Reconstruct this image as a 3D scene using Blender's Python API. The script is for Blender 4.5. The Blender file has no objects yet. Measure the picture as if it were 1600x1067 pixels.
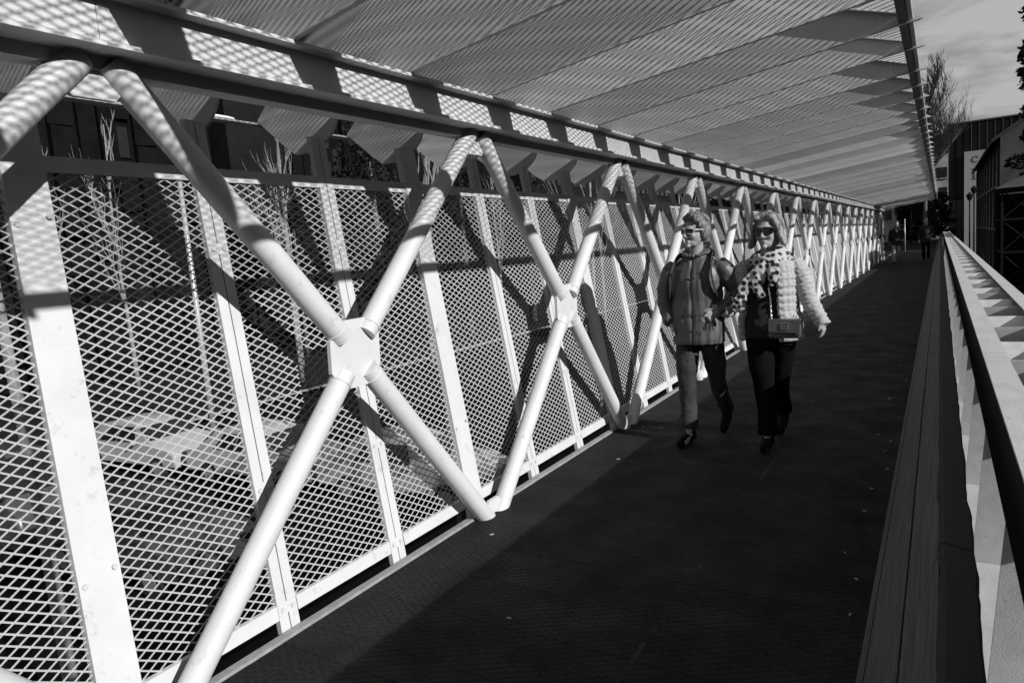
import bpy, math, random
import numpy as np
from mathutils import Vector, Matrix, noise

random.seed(7)
SC = bpy.context.scene
COL = SC.collection

# ------------------------------------------------------------------ camera
Rwc = Matrix(((0.847081, 0.525601, -0.07872), (0.002008, 0.144953, 0.989437), (0.53146, -0.838291, 0.121731)))
cam_d = bpy.data.cameras.new('camera'); cam = bpy.data.objects.new('camera', cam_d); COL.objects.link(cam)
cam.matrix_world = Matrix.Translation((0, 0, 1.6)) @ Rwc.transposed().to_4x4()
cam_d.sensor_width = 36; cam_d.lens = 24.0075; cam_d.clip_start = 0.02; cam_d.clip_end = 3000
SC.camera = cam

# ------------------------------------------------------------------ light
SUN_DIR = Vector((-1, 0.22, -0.49)).normalized()          # the way the light travels
SUN_EL = math.asin(-SUN_DIR.z); SUN_ROT = math.atan2(-SUN_DIR.x, -SUN_DIR.y)
sd = bpy.data.lights.new('sun', 'SUN'); sd.energy = 5.0; sd.angle = math.radians(0.53); sd.color = (1, 1, 1)
so = bpy.data.objects.new('sun', sd); COL.objects.link(so); so.rotation_euler = SUN_DIR.to_track_quat('-Z', 'Y').to_euler()
so.location = (12, -4, 14)
W = bpy.data.worlds.new('World'); SC.world = W; W.use_nodes = True
nt = W.node_tree; nt.nodes.clear()
def nn(tree, t, **kw):
    n = tree.nodes.new(t)
    for k, v in kw.items(): setattr(n, k, v)
    return n
out = nn(nt, 'ShaderNodeOutputWorld'); bg = nn(nt, 'ShaderNodeBackground'); sky = nn(nt, 'ShaderNodeTexSky')
sky.sky_type = 'NISHITA'; sky.sun_disc = False; sky.sun_elevation = SUN_EL; sky.sun_rotation = SUN_ROT
bw = nn(nt, 'ShaderNodeRGBToBW'); tc = nn(nt, 'ShaderNodeTexCoord')
mp = nn(nt, 'ShaderNodeMapping'); mp.inputs['Scale'].default_value = (1.2, 1.2, 5.0); mp.inputs['Rotation'].default_value = (0.25, 0.12, 0.4)
ns = nn(nt, 'ShaderNodeTexNoise'); ns.inputs['Scale'].default_value = 4.2; ns.inputs['Detail'].default_value = 7; ns.inputs['Roughness'].default_value = 0.55
ns.inputs['Distortion'].default_value = 0.4
cr = nn(nt, 'ShaderNodeMapRange'); cr.inputs['From Min'].default_value = 0.4; cr.inputs['From Max'].default_value = 0.6
cr.inputs['To Min'].default_value = 0.0; cr.inputs['To Max'].default_value = 1.0
# cloud brightness added on the grey sky
sk = nn(nt, 'ShaderNodeMath', operation='MINIMUM'); sk.inputs[1].default_value = 1.6
cl = nn(nt, 'ShaderNodeMath', operation='MULTIPLY_ADD'); cl.inputs[1].default_value = 5.2; cl.inputs[2].default_value = 2.7
nt.links.new(tc.outputs['Generated'], mp.inputs['Vector']); nt.links.new(mp.outputs[0], ns.inputs['Vector'])
nt.links.new(ns.outputs['Fac'], cr.inputs['Value']); nt.links.new(sky.outputs[0], bw.inputs[0])
nt.links.new(bw.outputs[0], sk.inputs[0]); nt.links.new(cr.outputs[0], cl.inputs[0])
ad = nn(nt, 'ShaderNodeMath', operation='ADD'); nt.links.new(sk.outputs[0], ad.inputs[0]); nt.links.new(cl.outputs[0], ad.inputs[1])
nt.links.new(ad.outputs[0], bg.inputs['Color']); bg.inputs['Strength'].default_value = 0.05
nt.links.new(bg.outputs[0], out.inputs['Surface'])
SC.cycles.diffuse_bounces = 1; SC.cycles.glossy_bounces = 2; SC.cycles.max_bounces = 6
vs = SC.view_settings; vs.view_transform = 'Standard'; vs.look = 'None'; vs.exposure = -0.05; vs.gamma = 1; vs.use_curve_mapping = False

# ------------------------------------------------------------------ materials (a black and white photograph: all greys)
MATS = {}
def mat(name, g, rough=0.6, var=0.15, scale=8.0, bump=0.0, bscale=60.0, metal=0.0, spec=0.5, stain=0.0, stretch=(1, 1, 1), coat=0.0):
    m = bpy.data.materials.new(name); m.use_nodes = True; t = m.node_tree; b = t.nodes['Principled BSDF']
    b.inputs['Roughness'].default_value = rough; b.inputs['Metallic'].default_value = metal
    b.inputs['Specular IOR Level'].default_value = spec; b.inputs['Coat Weight'].default_value = coat
    co = nn(t, 'ShaderNodeTexCoord'); mpn = nn(t, 'ShaderNodeMapping'); mpn.inputs['Scale'].default_value = stretch
    oi = nn(t, 'ShaderNodeObjectInfo'); va = nn(t, 'ShaderNodeVectorMath', operation='SCALE'); va.inputs[0].default_value = (37, 53, 71)
    t.links.new(oi.outputs['Random'], va.inputs['Scale']); vb = nn(t, 'ShaderNodeVectorMath', operation='ADD')
    t.links.new(co.outputs['Object'], vb.inputs[0]); t.links.new(va.outputs[0], vb.inputs[1]); t.links.new(vb.outputs[0], mpn.inputs['Vector'])
    n1 = nn(t, 'ShaderNodeTexNoise'); n1.inputs['Scale'].default_value = scale; n1.inputs['Detail'].default_value = 6; n1.inputs['Roughness'].default_value = 0.6
    t.links.new(mpn.outputs[0], n1.inputs['Vector'])
    mr = nn(t, 'ShaderNodeMapRange'); mr.inputs['From Min'].default_value = 0.3; mr.inputs['From Max'].default_value = 0.7
    mr.inputs['To Min'].default_value = g * (1 - var); mr.inputs['To Max'].default_value = min(1, g * (1 + var))
    t.links.new(n1.outputs['Fac'], mr.inputs['Value']); last = mr.outputs[0]
    if stain > 0:
        n3 = nn(t, 'ShaderNodeTexNoise'); n3.inputs['Scale'].default_value = 14; n3.inputs['Detail'].default_value = 8; n3.inputs['Roughness'].default_value = 0.75
        t.links.new(mpn.outputs[0], n3.inputs['Vector'])
        m3 = nn(t, 'ShaderNodeMapRange'); m3.inputs['From Min'].default_value = 0.58; m3.inputs['From Max'].default_value = 0.72
        m3.inputs['To Min'].default_value = 1; m3.inputs['To Max'].default_value = 1 - stain
        t.links.new(n3.outputs['Fac'], m3.inputs['Value'])
        mu = nn(t, 'ShaderNodeMath', operation='MULTIPLY'); t.links.new(last, mu.inputs[0]); t.links.new(m3.outputs[0], mu.inputs[1]); last = mu.outputs[0]
    t.links.new(last, b.inputs['Base Color'])
    rr = nn(t, 'ShaderNodeMapRange'); rr.inputs['To Min'].default_value = max(0.05, rough - 0.12); rr.inputs['To Max'].default_value = min(1, rough + 0.12)
    t.links.new(n1.outputs['Fac'], rr.inputs['Value']); t.links.new(rr.outputs[0], b.inputs['Roughness'])
    if bump > 0:
        n2 = nn(t, 'ShaderNodeTexNoise'); n2.inputs['Scale'].default_value = bscale; n2.inputs['Detail'].default_value = 5
        t.links.new(mpn.outputs[0], n2.inputs['Vector'])
        bp = nn(t, 'ShaderNodeBump'); bp.inputs['Strength'].default_value = bump; bp.inputs['Distance'].default_value = 0.01
        t.links.new(n2.outputs['Fac'], bp.inputs['Height']); t.links.new(bp.outputs[0], b.inputs['Normal'])
    MATS[name] = m
    return m
white = mat('white_painted_steel', 0.6, 0.5, 0.05, 5, 0.08, 90, stain=0.35)
def per_object_tone(m, lo, hi):
    t = m.node_tree; b = t.nodes['Principled BSDF']; l = b.inputs['Base Color'].links[0]; src = l.from_socket
    oi = nn(t, 'ShaderNodeObjectInfo'); q = nn(t, 'ShaderNodeMapRange'); q.inputs['To Min'].default_value = lo; q.inputs['To Max'].default_value = hi
    t.links.new(oi.outputs['Random'], q.inputs['Value']); mu = nn(t, 'ShaderNodeMath', operation='MULTIPLY')
    t.links.new(src, mu.inputs[0]); t.links.new(q.outputs[0], mu.inputs[1]); t.links.new(mu.outputs[0], b.inputs['Base Color'])
white_mesh = mat('white_expanded_metal', 0.52, 0.55, 0.06, 9)
fin_m = mat('canopy_steel', 0.68, 0.6, 0.07, 2.2, 0.05, 40, stain=0.12)
spine_m = mat('shaded_spine_steel', 0.1, 0.7, 0.2, 4)  # shade on the spine's underside is put into this darker colour
per_object_tone(fin_m, 0.6, 1.1)
def deck_mat():
    m = bpy.data.materials.new('dark_deck'); m.use_nodes = True; t = m.node_tree; b = t.nodes['Principled BSDF']
    b.inputs['Specular IOR Level'].default_value = 0.2
    ge = nn(t, 'ShaderNodeNewGeometry'); oi = nn(t, 'ShaderNodeObjectInfo')
    def noi(sc, det, str_=(1, 1, 1), dist=0.0):
        mp_n = nn(t, 'ShaderNodeMapping'); mp_n.inputs['Scale'].default_value = str_; t.links.new(ge.outputs['Position'], mp_n.inputs['Vector'])
        n = nn(t, 'ShaderNodeTexNoise'); n.inputs['Scale'].default_value = sc; n.inputs['Detail'].default_value = det; n.inputs['Roughness'].default_value = 0.65; n.inputs['Distortion'].default_value = dist
        t.links.new(mp_n.outputs[0], n.inputs['Vector']); return n.outputs['Fac']
    def rng(v, a, b_, c, d):
        q = nn(t, 'ShaderNodeMapRange'); q.inputs['From Min'].default_value = a; q.inputs['From Max'].default_value = b_; q.inputs['To Min'].default_value = c; q.inputs['To Max'].default_value = d
        t.links.new(v, q.inputs['Value']); return q.outputs[0]
    def mul(a, b_):
        q = nn(t, 'ShaderNodeMath', operation='MULTIPLY'); t.links.new(a, q.inputs[0]); t.links.new(b_, q.inputs[1]); return q.outputs[0]
    big = rng(noi(1.1, 5, (1, 0.7, 1), 1.0), 0.32, 0.68, 0.55, 1.5)
    fine = rng(noi(55, 4), 0.35, 0.7, 0.6, 1.7)
    specks = rng(noi(26, 8), 0.69, 0.76, 1.0, 5)
    plank = rng(oi.outputs['Random'], 0, 1, 0.93, 1.07)
    c = mul(mul(mul(big, fine), specks), plank)
    k = nn(t, 'ShaderNodeMath', operation='MULTIPLY'); k.inputs[1].default_value = 0.014; t.links.new(c, k.inputs[0]); t.links.new(k.outputs[0], b.inputs['Base Color'])
    t.links.new(rng(noi(3, 4), 0.3, 0.7, 0.6, 0.95), b.inputs['Roughness'])
    # worn anti-slip hatching
    w = None
    for ang in (0.55, -0.55):
        mp_n = nn(t, 'ShaderNodeMapping'); mp_n.inputs['Rotation'].default_value = (0, 0, ang); t.links.new(ge.outputs['Position'], mp_n.inputs['Vector'])
        wv = nn(t, 'ShaderNodeTexWave'); wv.bands_direction = 'Y'; wv.inputs['Scale'].default_value = 9; wv.inputs['Distortion'].default_value = 0.6; wv.inputs['Detail'].default_value = 1
        t.links.new(mp_n.outputs[0], wv.inputs['Vector'])
        if w is None: w = wv.outputs['Fac']
        else:
            q = nn(t, 'ShaderNodeMath', operation='MAXIMUM'); t.links.new(w, q.inputs[0]); t.links.new(wv.outputs['Fac'], q.inputs[1]); w = q.outputs[0]
    ad_ = nn(t, 'ShaderNodeMath', operation='MULTIPLY_ADD'); ad_.inputs[1].default_value = 1.3; t.links.new(noi(90, 5), ad_.inputs[0]); t.links.new(w, ad_.inputs[2])
    bp = nn(t, 'ShaderNodeBump'); bp.inputs['Strength'].default_value = 0.9; bp.inputs['Distance'].default_value = 0.009
    t.links.new(ad_.outputs[0], bp.inputs['Height']); t.links.new(bp.outputs[0], b.inputs['Normal'])
    return m
deck_m = deck_mat()
kerb_m = mat('kerb_steel', 0.3, 0.6, 0.2, 20, 0.3, 60)
wood_m = mat('grey_weathered_timber', 0.1, 0.75, 0.6, 4, 0.9, 22, stain=0.4, stretch=(16, 0.8, 16))
woodtop_m = mat('shaded_timber_cap', 0.011, 0.8, 0.4, 6, 0.7, 30, stretch=(2, 12, 2))  # shadow of the rail on the cap is put into this colour
worn = mat('worn_white_paint', 0.52, 0.55, 0.12, 7, 0.12, 60, stain=0.55, stretch=(3, 1, 3))
black_m = mat('black_steel_and_shade', 0.012, 0.85, 0.2, 10, spec=0.1)  # also stands for shade on the rail's inner face and in board gaps
asph = mat('asphalt', 0.008, 0.95, 0.3, 1.2, 0.3, 60, spec=0.05)
pave = mat('paving', 0.02, 0.95, 0.3, 1.5, 0.2, 40, spec=0.05)
bark = mat('pale_bark', 0.22, 0.8, 0.45, 20, 0.5, 60, stretch=(1, 1, 0.4))
bark_d = mat('dark_bark', 0.1, 0.9, 0.3, 12, 0.5, 50)
leaf = mat('evergreen_leaf', 0.02, 0.7, 0.4, 3, spec=0.1)
clad = mat('dark_cladding', 0.008, 0.95, 0.35, 0.8, spec=0.0)
clad2 = mat('grey_cladding', 0.014, 0.9, 0.25, 0.6, spec=0.0)
glass_d = mat('dark_glass', 0.012, 0.15, 0.2, 2)
pave_l = mat('grey_mullion', 0.14, 0.7, 0.1, 5)
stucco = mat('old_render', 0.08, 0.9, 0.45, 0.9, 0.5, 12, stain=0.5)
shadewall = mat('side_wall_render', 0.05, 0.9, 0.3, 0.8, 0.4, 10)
roof_m = mat('dark_roof', 0.04, 0.8, 0.3, 4, 0.4, 20)
stone_l = mat('pale_stone', 0.34, 0.85, 0.25, 1.2, 0.3, 10, stain=0.3)
banner_m = mat('banner_cloth', 0.27, 0.8, 0.06, 3)
ink = mat('ink', 0.02, 0.7, 0.1, 3)
silver = mat('silver_car_paint', 0.38, 0.3, 0.04, 3, coat=0.5)
darkcar = mat('dark_car_paint', 0.06, 0.3, 0.1, 3, coat=0.5)
rubber = mat('tyre_rubber', 0.02, 0.8, 0.2, 20)
chrome = mat('chrome', 0.6, 0.2, 0.05, 10, metal=1.0)
lampw = mat('lamp_housing', 0.75, 0.4, 0.04, 10)
galv = mat('galvanised_pole', 0.4, 0.4, 0.1, 12, metal=0.3)
shrub_m = mat('shrub_leaf', 0.2, 0.7, 0.5, 5)
rock_m = mat('river_stone', 0.22, 0.8, 0.4, 6, 0.4, 30)

# ------------------------------------------------------------------ helpers
class MB:
    def __init__(s): s.v = []; s.f = []
    def add(s, vs, fs):
        o = len(s.v); s.v += [tuple(p) for p in vs]; s.f += [tuple(i + o for i in f) for f in fs]
    def box(s, x0, x1, y0, y1, z0, z1, M=None):
        p = [Vector((x, y, z)) for x in (x0, x1) for y in (y0, y1) for z in (z0, z1)]
        if M is not None: p = [M @ q for q in p]
        s.add(p, [(0, 1, 3, 2), (4, 6, 7, 5), (0, 4, 5, 1), (2, 3, 7, 6), (0, 2, 6, 4), (1, 5, 7, 3)])
    def prism(s, poly, a, b, axis='y'):
        # polygon given in the other two axes, extruded from a to b along axis
        def P(u, w, t):
            return (u, t, w) if axis == 'y' else ((t, u, w) if axis == 'x' else (u, w, t))
        n = len(poly); vs = [P(u, w, a) for u, w in poly] + [P(u, w, b) for u, w in poly]
        fs = [tuple(range(n))[::-1], tuple(range(n, 2 * n))] + [(i, (i + 1) % n, n + (i + 1) % n, n + i) for i in range(n)]
        s.add(vs, fs)
    def tube(s, pts, rad, n=12, cap=True):
        pts = [Vector(p) for p in pts]; rings = []; up = None
        if not hasattr(rad, '__len__'): rad = [rad] * len(pts)
        for i, p in enumerate(pts):
            d = (pts[min(i + 1, len(pts) - 1)] - pts[max(i - 1, 0)]).normalized()
            if up is None: up = Vector((0, 1, 0)) if abs(d.y) < 0.8 else Vector((1, 0, 0))
            a = d.cross(up).normalized(); b = a.cross(d).normalized(); up = b
            r = rad[i]; ra, rb = (r if hasattr(r, '__len__') else (r, r))
            rings.append([p + a * ra * math.cos(2 * math.pi * k / n) + b * rb * math.sin(2 * math.pi * k / n) for k in range(n)])
        vs = [q for r in rings for q in r]; fs = []
        for i in range(len(pts) - 1):
            for k in range(n):
                fs.append((i * n + k, i * n + (k + 1) % n, (i + 1) * n + (k + 1) % n, (i + 1) * n + k))
        if cap: fs.append(tuple(range(n))[::-1]); fs.append(tuple((len(pts) - 1) * n + k for k in range(n)))
        s.add(vs, fs)
    def ball(s, c, r, n=12, m=8, M=None):
        rx, ry, rz = r if hasattr(r, '__len__') else (r, r, r); vs = []
        for i in range(m + 1):
            t = math.pi * i / m
            for k in range(n):
                q = Vector((rx * math.sin(t) * math.cos(2 * math.pi * k / n), ry * math.sin(t) * math.sin(2 * math.pi * k / n), rz * math.cos(t)))
                if M is not None: q = M @ q
                vs.append(q + Vector(c))
        s.add(vs, [(i * n + k, (i + 1) * n + k, (i + 1) * n + (k + 1) % n, i * n + (k + 1) % n) for i in range(m) for k in range(n)])
    def mesh(s, name, m, smooth=False):
        me = bpy.data.meshes.new(name); me.from_pydata(s.v, [], s.f); me.update()
        if m is not None: me.materials.append(m)
        if smooth:
            me.polygons.foreach_set('use_smooth', [True] * len(me.polygons))
        return me
    def build(s, name, m, parent=None, smooth=False, loc=None):
        return put(s.mesh(name, m, smooth), name, parent, loc)
def put(me, name, parent=None, loc=None):
    o = bpy.data.objects.new(name, me); COL.objects.link(o)
    if parent is not None: o.parent = parent
    if loc is not None: o.location = loc
    return o
def thing(name, label, cat, loc=(0, 0, 0), group=None, rz=0):
    o = bpy.data.objects.new(name, None); COL.objects.link(o); o.location = loc; o.rotation_euler = (0, 0, rz)
    o.empty_display_size = 0.3
    o['label'] = label; o['category'] = cat
    if group: o['group'] = group
    return o
def tag(o, label, cat, group=None):
    o['label'] = label; o['category'] = cat
    if group: o['group'] = group
    return o
def struct(o): o['kind'] = 'structure'; return o
def smooth_by_angle(me, ang=0.6):
    me.polygons.foreach_set('use_smooth', [True] * len(me.polygons))
    try: me.set_sharp_from_angle(angle=ang)
    except Exception: pass
def copy_tree(o, parent=None):
    c = o.copy(); COL.objects.link(c)
    if parent is not None: c.parent = parent
    for ch in list(o.children): copy_tree(ch, c)
    return c

L = 2.25; Y0 = 1.31
YB, YE = Y0 - 2 * L, Y0 + 17 * L          # truss from behind the camera to 39.6 m
XT = -2.424
GZ = -3.6                                  # street level beside the bridge

# ------------------------------------------------------------------ ground, street
g = MB(); g.box(-400, 400, -300, 700, GZ - 0.5, GZ); struct(g.build('ground', asph))
g = MB(); g.box(-400, -23.5, -60, 90, GZ, GZ + 0.13); struct(g.build('pavement', pave))
g = MB()
g.box(-23.8, -23.5, -60, 90, GZ, GZ + 0.16); struct(g.build('kerb', stone_l))
g = MB(); g.box(-8.2, -3.2, -6, 60, GZ, GZ + 0.13); struct(g.build('pavement', pave))
# landing beyond the bridge
g = MB(); g.box(-14, 0.45, 47.05, 200, GZ, -0.04); struct(g.build('landing', pave))

# ------------------------------------------------------------------ deck
deckroot = MB(); deckroot.box(-2.46, -0.24, YB, 47, -0.16, -0.045)
deck = struct(deckroot.build('deck', black_m))
pw = 0.172; npl = int((47 - YB) / pw)
def plank_mesh():
    m = MB()
    # board with five shallow ribs
    m.prism([(0.0, -0.04), (pw - 0.0015, -0.04), (pw - 0.0015, -0.0008), (pw - 0.0025, 0), (0.001, 0), (0.0, -0.0008)], -1.1, 1.1, 'x')
    return m.mesh('plank', deck_m)
pm = plank_mesh()
for k in range(npl):
    o = put(pm, 'plank', deck, (-1.355, YB + k * pw, random.uniform(-0.0008, 0.0008)))
g = MB(); g.box(-2.505, -2.462, YB, 47, -0.12, 0.012); g.box(-2.55, -2.5055, YB, 47, -0.32, -0.1)
kb = g.build('edge_angle', kerb_m, deck)
g = MB(); g.box(-0.235, 0.5, YB, 47, -0.32, -0.05); g.build('edge_beam', kerb_m, deck)

def raked(me):
    # tubes and posts rake slightly along the bridge, feet nearer the viewer
    for v in me.vertices: v.co.y += -0.118 + 0.0565 * v.co.z
    me.update(); return me
# ------------------------------------------------------------------ white steel truss
truss = thing('steel_truss', 'white painted steel truss of crossed tubes carrying the canopy along the walkway', 'truss', (XT, YB, 0))
def chord_seg():
    m = MB()
    xo = XT
    m.box(-2.27 - xo, -2.52 - xo, 0, L - 0.002, 2.548, 2.564)      # top flange
    m.box(-2.33 - xo, -2.342 - xo, 0, L - 0.002, 2.398, 2.548)    # web
    m.box(-2.285 - xo, -2.50 - xo, 0, L - 0.002, 2.382, 2.398)     # bottom flange
    m.box(-2.50 - xo, -2.508 - xo, 0, L - 0.002, 2.37, 2.645)       # rear web
    m.box(-2.405 - xo, -2.49 - xo, 0, L - 0.002, 2.335, 2.382)       # flat below
    return m.mesh('top_chord', white)
cm = chord_seg()
RP = 0.054
def pipe_mesh(kind):
    m = MB(); c = Vector((0, L / 2, 1.2))
    ends = {'ul': (0, 0.05, 2.37), 'ur': (0, L - 0.05, 2.37), 'dl': (0, 0.05, -0.04), 'dr': (0, L - 0.05, -0.04)}[kind]
    e = Vector(ends); d = (e - c).normalized(); s0 = c + d * 0.115
    m.tube([s0, e], RP, 24)
    w0 = c + d * 0.168
    m.tube([w0 - d * .006, w0 - d * .003, w0 + d * .003, w0 + d * .006], [RP - .001, RP + .0035, RP + .0035, RP - .001], 24, cap=False)
    me = m.mesh('tube', white); smooth_by_angle(me)
    return me
pms = [pipe_mesh(k) for k in ('ul', 'ur', 'dl', 'dr')]
def gusset_mesh():
    m = MB(); a, b = 0.165, 0.075
    poly = [(L / 2 - a, 1.2 - b), (L / 2 - b, 1.2 - a), (L / 2 + b, 1.2 - a), (L / 2 + a, 1.2 - b), (L / 2 + a, 1.2 + b), (L / 2 + b, 1.2 + a), (L / 2 - b, 1.2 + a), (L / 2 - a, 1.2 + b)]
    m.prism(poly, -0.011, 0.011, 'x')
    return m.mesh('gusset_plate', white)
gm = gusset_mesh()
def node_mesh():
    m = MB(); m.prism([(-0.16, 2.385), (0.16, 2.385), (0.16, 2.33), (0.07, 2.24), (-0.07, 2.24), (-0.16, 2.33)], -0.01, 0.01, 'x')
    return m.mesh('node_plate', white)
nm = node_mesh()
def foot_mesh():
    m = MB(); m.prism([(-0.13, -0.1), (0.13, -0.1), (0.12, 0.0), (0.05, 0.09), (-0.05, 0.09), (-0.12, 0.0)], -0.01, 0.01, 'x')
    return m.mesh('foot_plate', white)
ft = foot_mesh()
for me in pms + [gm, ft]: raked(me)
for n in range(-2, 17):
    y = n * L - (-2 * L)
    put(cm, 'top_chord', truss, (0, y, 0))
    for me in pms: put(me, 'tube', truss, (0, y, 0))
    put(gm, 'gusset_plate', truss, (0, y, 0))
    put(nm, 'node_plate', truss, (0, y, 0)); put(ft, 'foot_plate', truss, (0, y, 0))

# ------------------------------------------------------------------ fence of expanded metal, leaning outward
def FX(z): return -2.53 - 0.18 * z
fence = thing('mesh_fence', 'outward leaning white expanded metal fence behind the steel truss', 'fence', (0, YB, 0))
PITCH = L / 3
def lattice(w, h, pu, pv, wd, th, mapf, twist=0.0):
    """rhombic lattice of strands in u (0..w), v (0..h) mapped to space; each strand a bar of four sides"""
    m = MB(); nu = int(round(w / pu)); nv = int(round(h / pv)); pu = w / nu; pv = h / nv
    def strand(a, b):
        A = mapf(*a); B = mapf(*b); n = (mapf(a[0] + .01, a[1]) - A).cross(mapf(a[0], a[1] + .01) - A).normalized()
        d = (B - A).normalized(); t = n.cross(d).normalized() * wd / 2; k = n * th / 2
        if twist:
            R = Matrix.Rotation(twist, 3, d); t = R @ t; k = R @ k
        q = [A - t - k, A + t - k, A + t + k, A - t + k, B - t - k, B + t - k, B + t + k, B - t + k]
        m.add(q, [(0, 1, 5, 4), (1, 2, 6, 5), (2, 3, 7, 6), (3, 0, 4, 7)])
    for j in range(nv):
        for i in range(nu):
            u, v = i * pu, j * pv; c = (u + pu / 2, v + pv / 2)
            for e in ((u, v + pv / 2), (u + pu, v + pv / 2)):
                # zig zag: edge mids are the lattice nodes
                pass
            strand((u, v + pv / 2), (u + pu / 2, v)); strand((u + pu / 2, v), (u + pu, v + pv / 2))
            strand((u, v + pv / 2), (u + pu / 2, v + pv)) ; strand((u + pu / 2, v + pv), (u + pu, v + pv / 2))
    return m
mesh_w = PITCH - 0.06
mp_ = lattice(mesh_w, 1.97, 0.077, 0.0395, 0.0056, 0.0035, lambda u, v: Vector((FX(0.11 + v), u, 0.11 + v)), 0.5)
fence_mesh = mp_.mesh('mesh_panel', white_mesh)
fr = MB()
def slab(m, y0, y1, z0, z1, off, th):
    poly = [(FX(z0) + off, z0), (FX(z0) + off + th, z0), (FX(z1) + off + th, z1), (FX(z1) + off, z1)]
    m.prism(poly, y0, y1, 'y')
slab(fr, 0, mesh_w, 2.062, 2.125, -0.012, 0.024); top_bar = fr.mesh('top_bar', white)
fr = MB(); slab(fr, 0, mesh_w, 0.062, 0.125, -0.012, 0.024); bottom_bar = fr.mesh('bottom_bar', white)
dp = MB()
slab(dp, -0.052, -0.003, -0.02, 2.345, -0.014, 0.03); slab(dp, 0.003, 0.052, -0.02, 2.345, -0.014, 0.03)
for z in (0.08, 0.62, 1.72): slab(dp, -0.0505, 0.0505, z, z + 0.05, 0.0162, 0.0015)
double_post = dp.mesh('double_post', white)
wp = MB(); slab(wp, -0.075, 0.075, -0.02, 2.35, -0.02, 0.042)
wide_post = wp.mesh('wide_post', white)
bt = MB(); bt.prism([(0.011 * math.cos(a * math.pi / 3), 0.011 * math.sin(a * math.pi / 3)) for a in range(6)], 0, 0.008, 'x')
bolt = bt.mesh('bolt', white)
for me in (fence_mesh, top_bar, bottom_bar, double_post, wide_post): raked(me)
np_ = int((YE - YB) / PITCH)
for k in range(np_ + 1):
    y = k * PITCH - 0.045
    wide = (k % 3 == 0)
    p = put(wide_post if wide else double_post, 'wide_post' if wide else 'double_post', fence, (0, y, 0))
    if 5 <= k <= 22:
        for z in ((0.55, 1.86) if wide else (0.1, 0.64, 1.745)):
            for s in (-1, 1):
                dy = 0.055 if wide else 0.028
                b = put(bolt, 'bolt', p, (FX(z) + (0.022 if wide else 0.0175), s * dy - 0.118 + 0.0565 * z, z + (0.03 if (wide and s > 0) else 0)))
    if k < np_:
        hw = 0.075 if wide else 0.052; hw2 = 0.075 if (k + 1) % 3 == 0 else 0.052
        q = put(fence_mesh, 'mesh_panel', fence, (0, y + hw, 0)); q.scale = (1, (PITCH - hw - hw2) / mesh_w, 1)
        put(top_bar, 'top_bar', q); put(bottom_bar, 'bottom_bar', q)

# ------------------------------------------------------------------ canopy
canopy = thing('canopy', 'pale slatted canopy of deep steel fins roofed with expanded metal over the walkway', 'canopy', (0, YB, 0))
TOP = [(-3.52, 2.545), (-3.36, 2.67), (-3.1, 2.88), (-2.8, 3.05), (-2.4, 3.19), (-1.9, 3.26), (-1.4, 3.22), (-0.9, 3.11), (-0.47, 2.965), (-0.21, 2.88), (-0.15, 2.872), (-0.085, 2.838)]
BOT = [(-3.52, 2.535), (-3.44, 2.47), (-3.3, 2.355), (-3.21, 2.295), (-3.08, 2.292), (-3.0, 2.31), (-2.93, 2.345), (-2.87, 2.40), (-2.83, 2.475), (-2.80, 2.572), (-2.27, 2.572), (-0.165, 2.828), (-0.085, 2.833)]
def interp(T, x):
    for (a, za), (b, zb) in zip(T, T[1:]):
        if a <= x <= b: return za + (zb - za) * (x - a) / (b - a)
    return T[-1][1] if x > T[-1][0] else T[0][1]
seams = [-2.6, -2.05, -1.45, -0.8, -0.34]
xs = sorted(set([round(x, 4) for x, _ in TOP + BOT] + [round(-3.52 + i * 0.1, 4) for i in range(35)]))
xs = [x for x in xs if -3.52 <= x <= -0.085]
def fin_mesh():
    m = MB(); edges = [-3.52] + seams + [-0.085]
    for a, b in zip(edges, edges[1:]):
        a2 = a + (0.0005 if a != -3.52 else 0); b2 = b - (0.0005 if b != -0.085 else 0)
        X = [a2] + [x for x in xs if a2 + 1e-3 < x < b2 - 1e-3] + [b2]
        poly = [(x, interp(BOT, x)) for x in X] + [(x, interp(TOP, x)) for x in reversed(X)]
        # quads strip front and back
        n = len(X); t = 0.008
        vs = [(x, -t, interp(BOT, x)) for x in X] + [(x, -t, interp(TOP, x) + 0.001) for x in X] + [(x, t, interp(BOT, x)) for x in X] + [(x, t, interp(TOP, x) + 0.001) for x in X]
        fs = []
        for i in range(n - 1):
            fs += [(i, i + 1, n + i + 1, n + i), (2 * n + i, 3 * n + i, 3 * n + i + 1, 2 * n + i + 1), (i, 2 * n + i, 2 * n + i + 1, i + 1), (n + i, n + i + 1, 3 * n + i + 1, 3 * n + i)]
        fs += [(0, n, 3 * n, 2 * n), (n - 1, 3 * n - 1, 4 * n - 1, 2 * n - 1)]
        m.add(vs, fs)
    return m.mesh('fin', fin_m)
finm = fin_mesh()
def flange_mesh():
    m = MB(); X = [x for x in xs if -3.4 <= x <= -0.2]
    for a, b in zip(X, X[1:]):
        za, zb = interp(TOP, a) + 0.002, interp(TOP, b) + 0.002; t = 0.004
        m.add([(a, -0.034, za), (b, -0.034, zb), (b, 0.006, zb), (a, 0.006, za), (a, -0.034, za + t), (b, -0.034, zb + t), (b, 0.006, zb + t), (a, 0.006, za + t)],
              [(0, 1, 2, 3), (4, 7, 6, 5), (0, 4, 5, 1), (3, 2, 6, 7)])
    return m.mesh('fin_flange', fin_m)
flm = flange_mesh()
lm = MB(); X_ = [-2.265 + i * (2.265 - 0.1) / 20 for i in range(21)]
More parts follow.
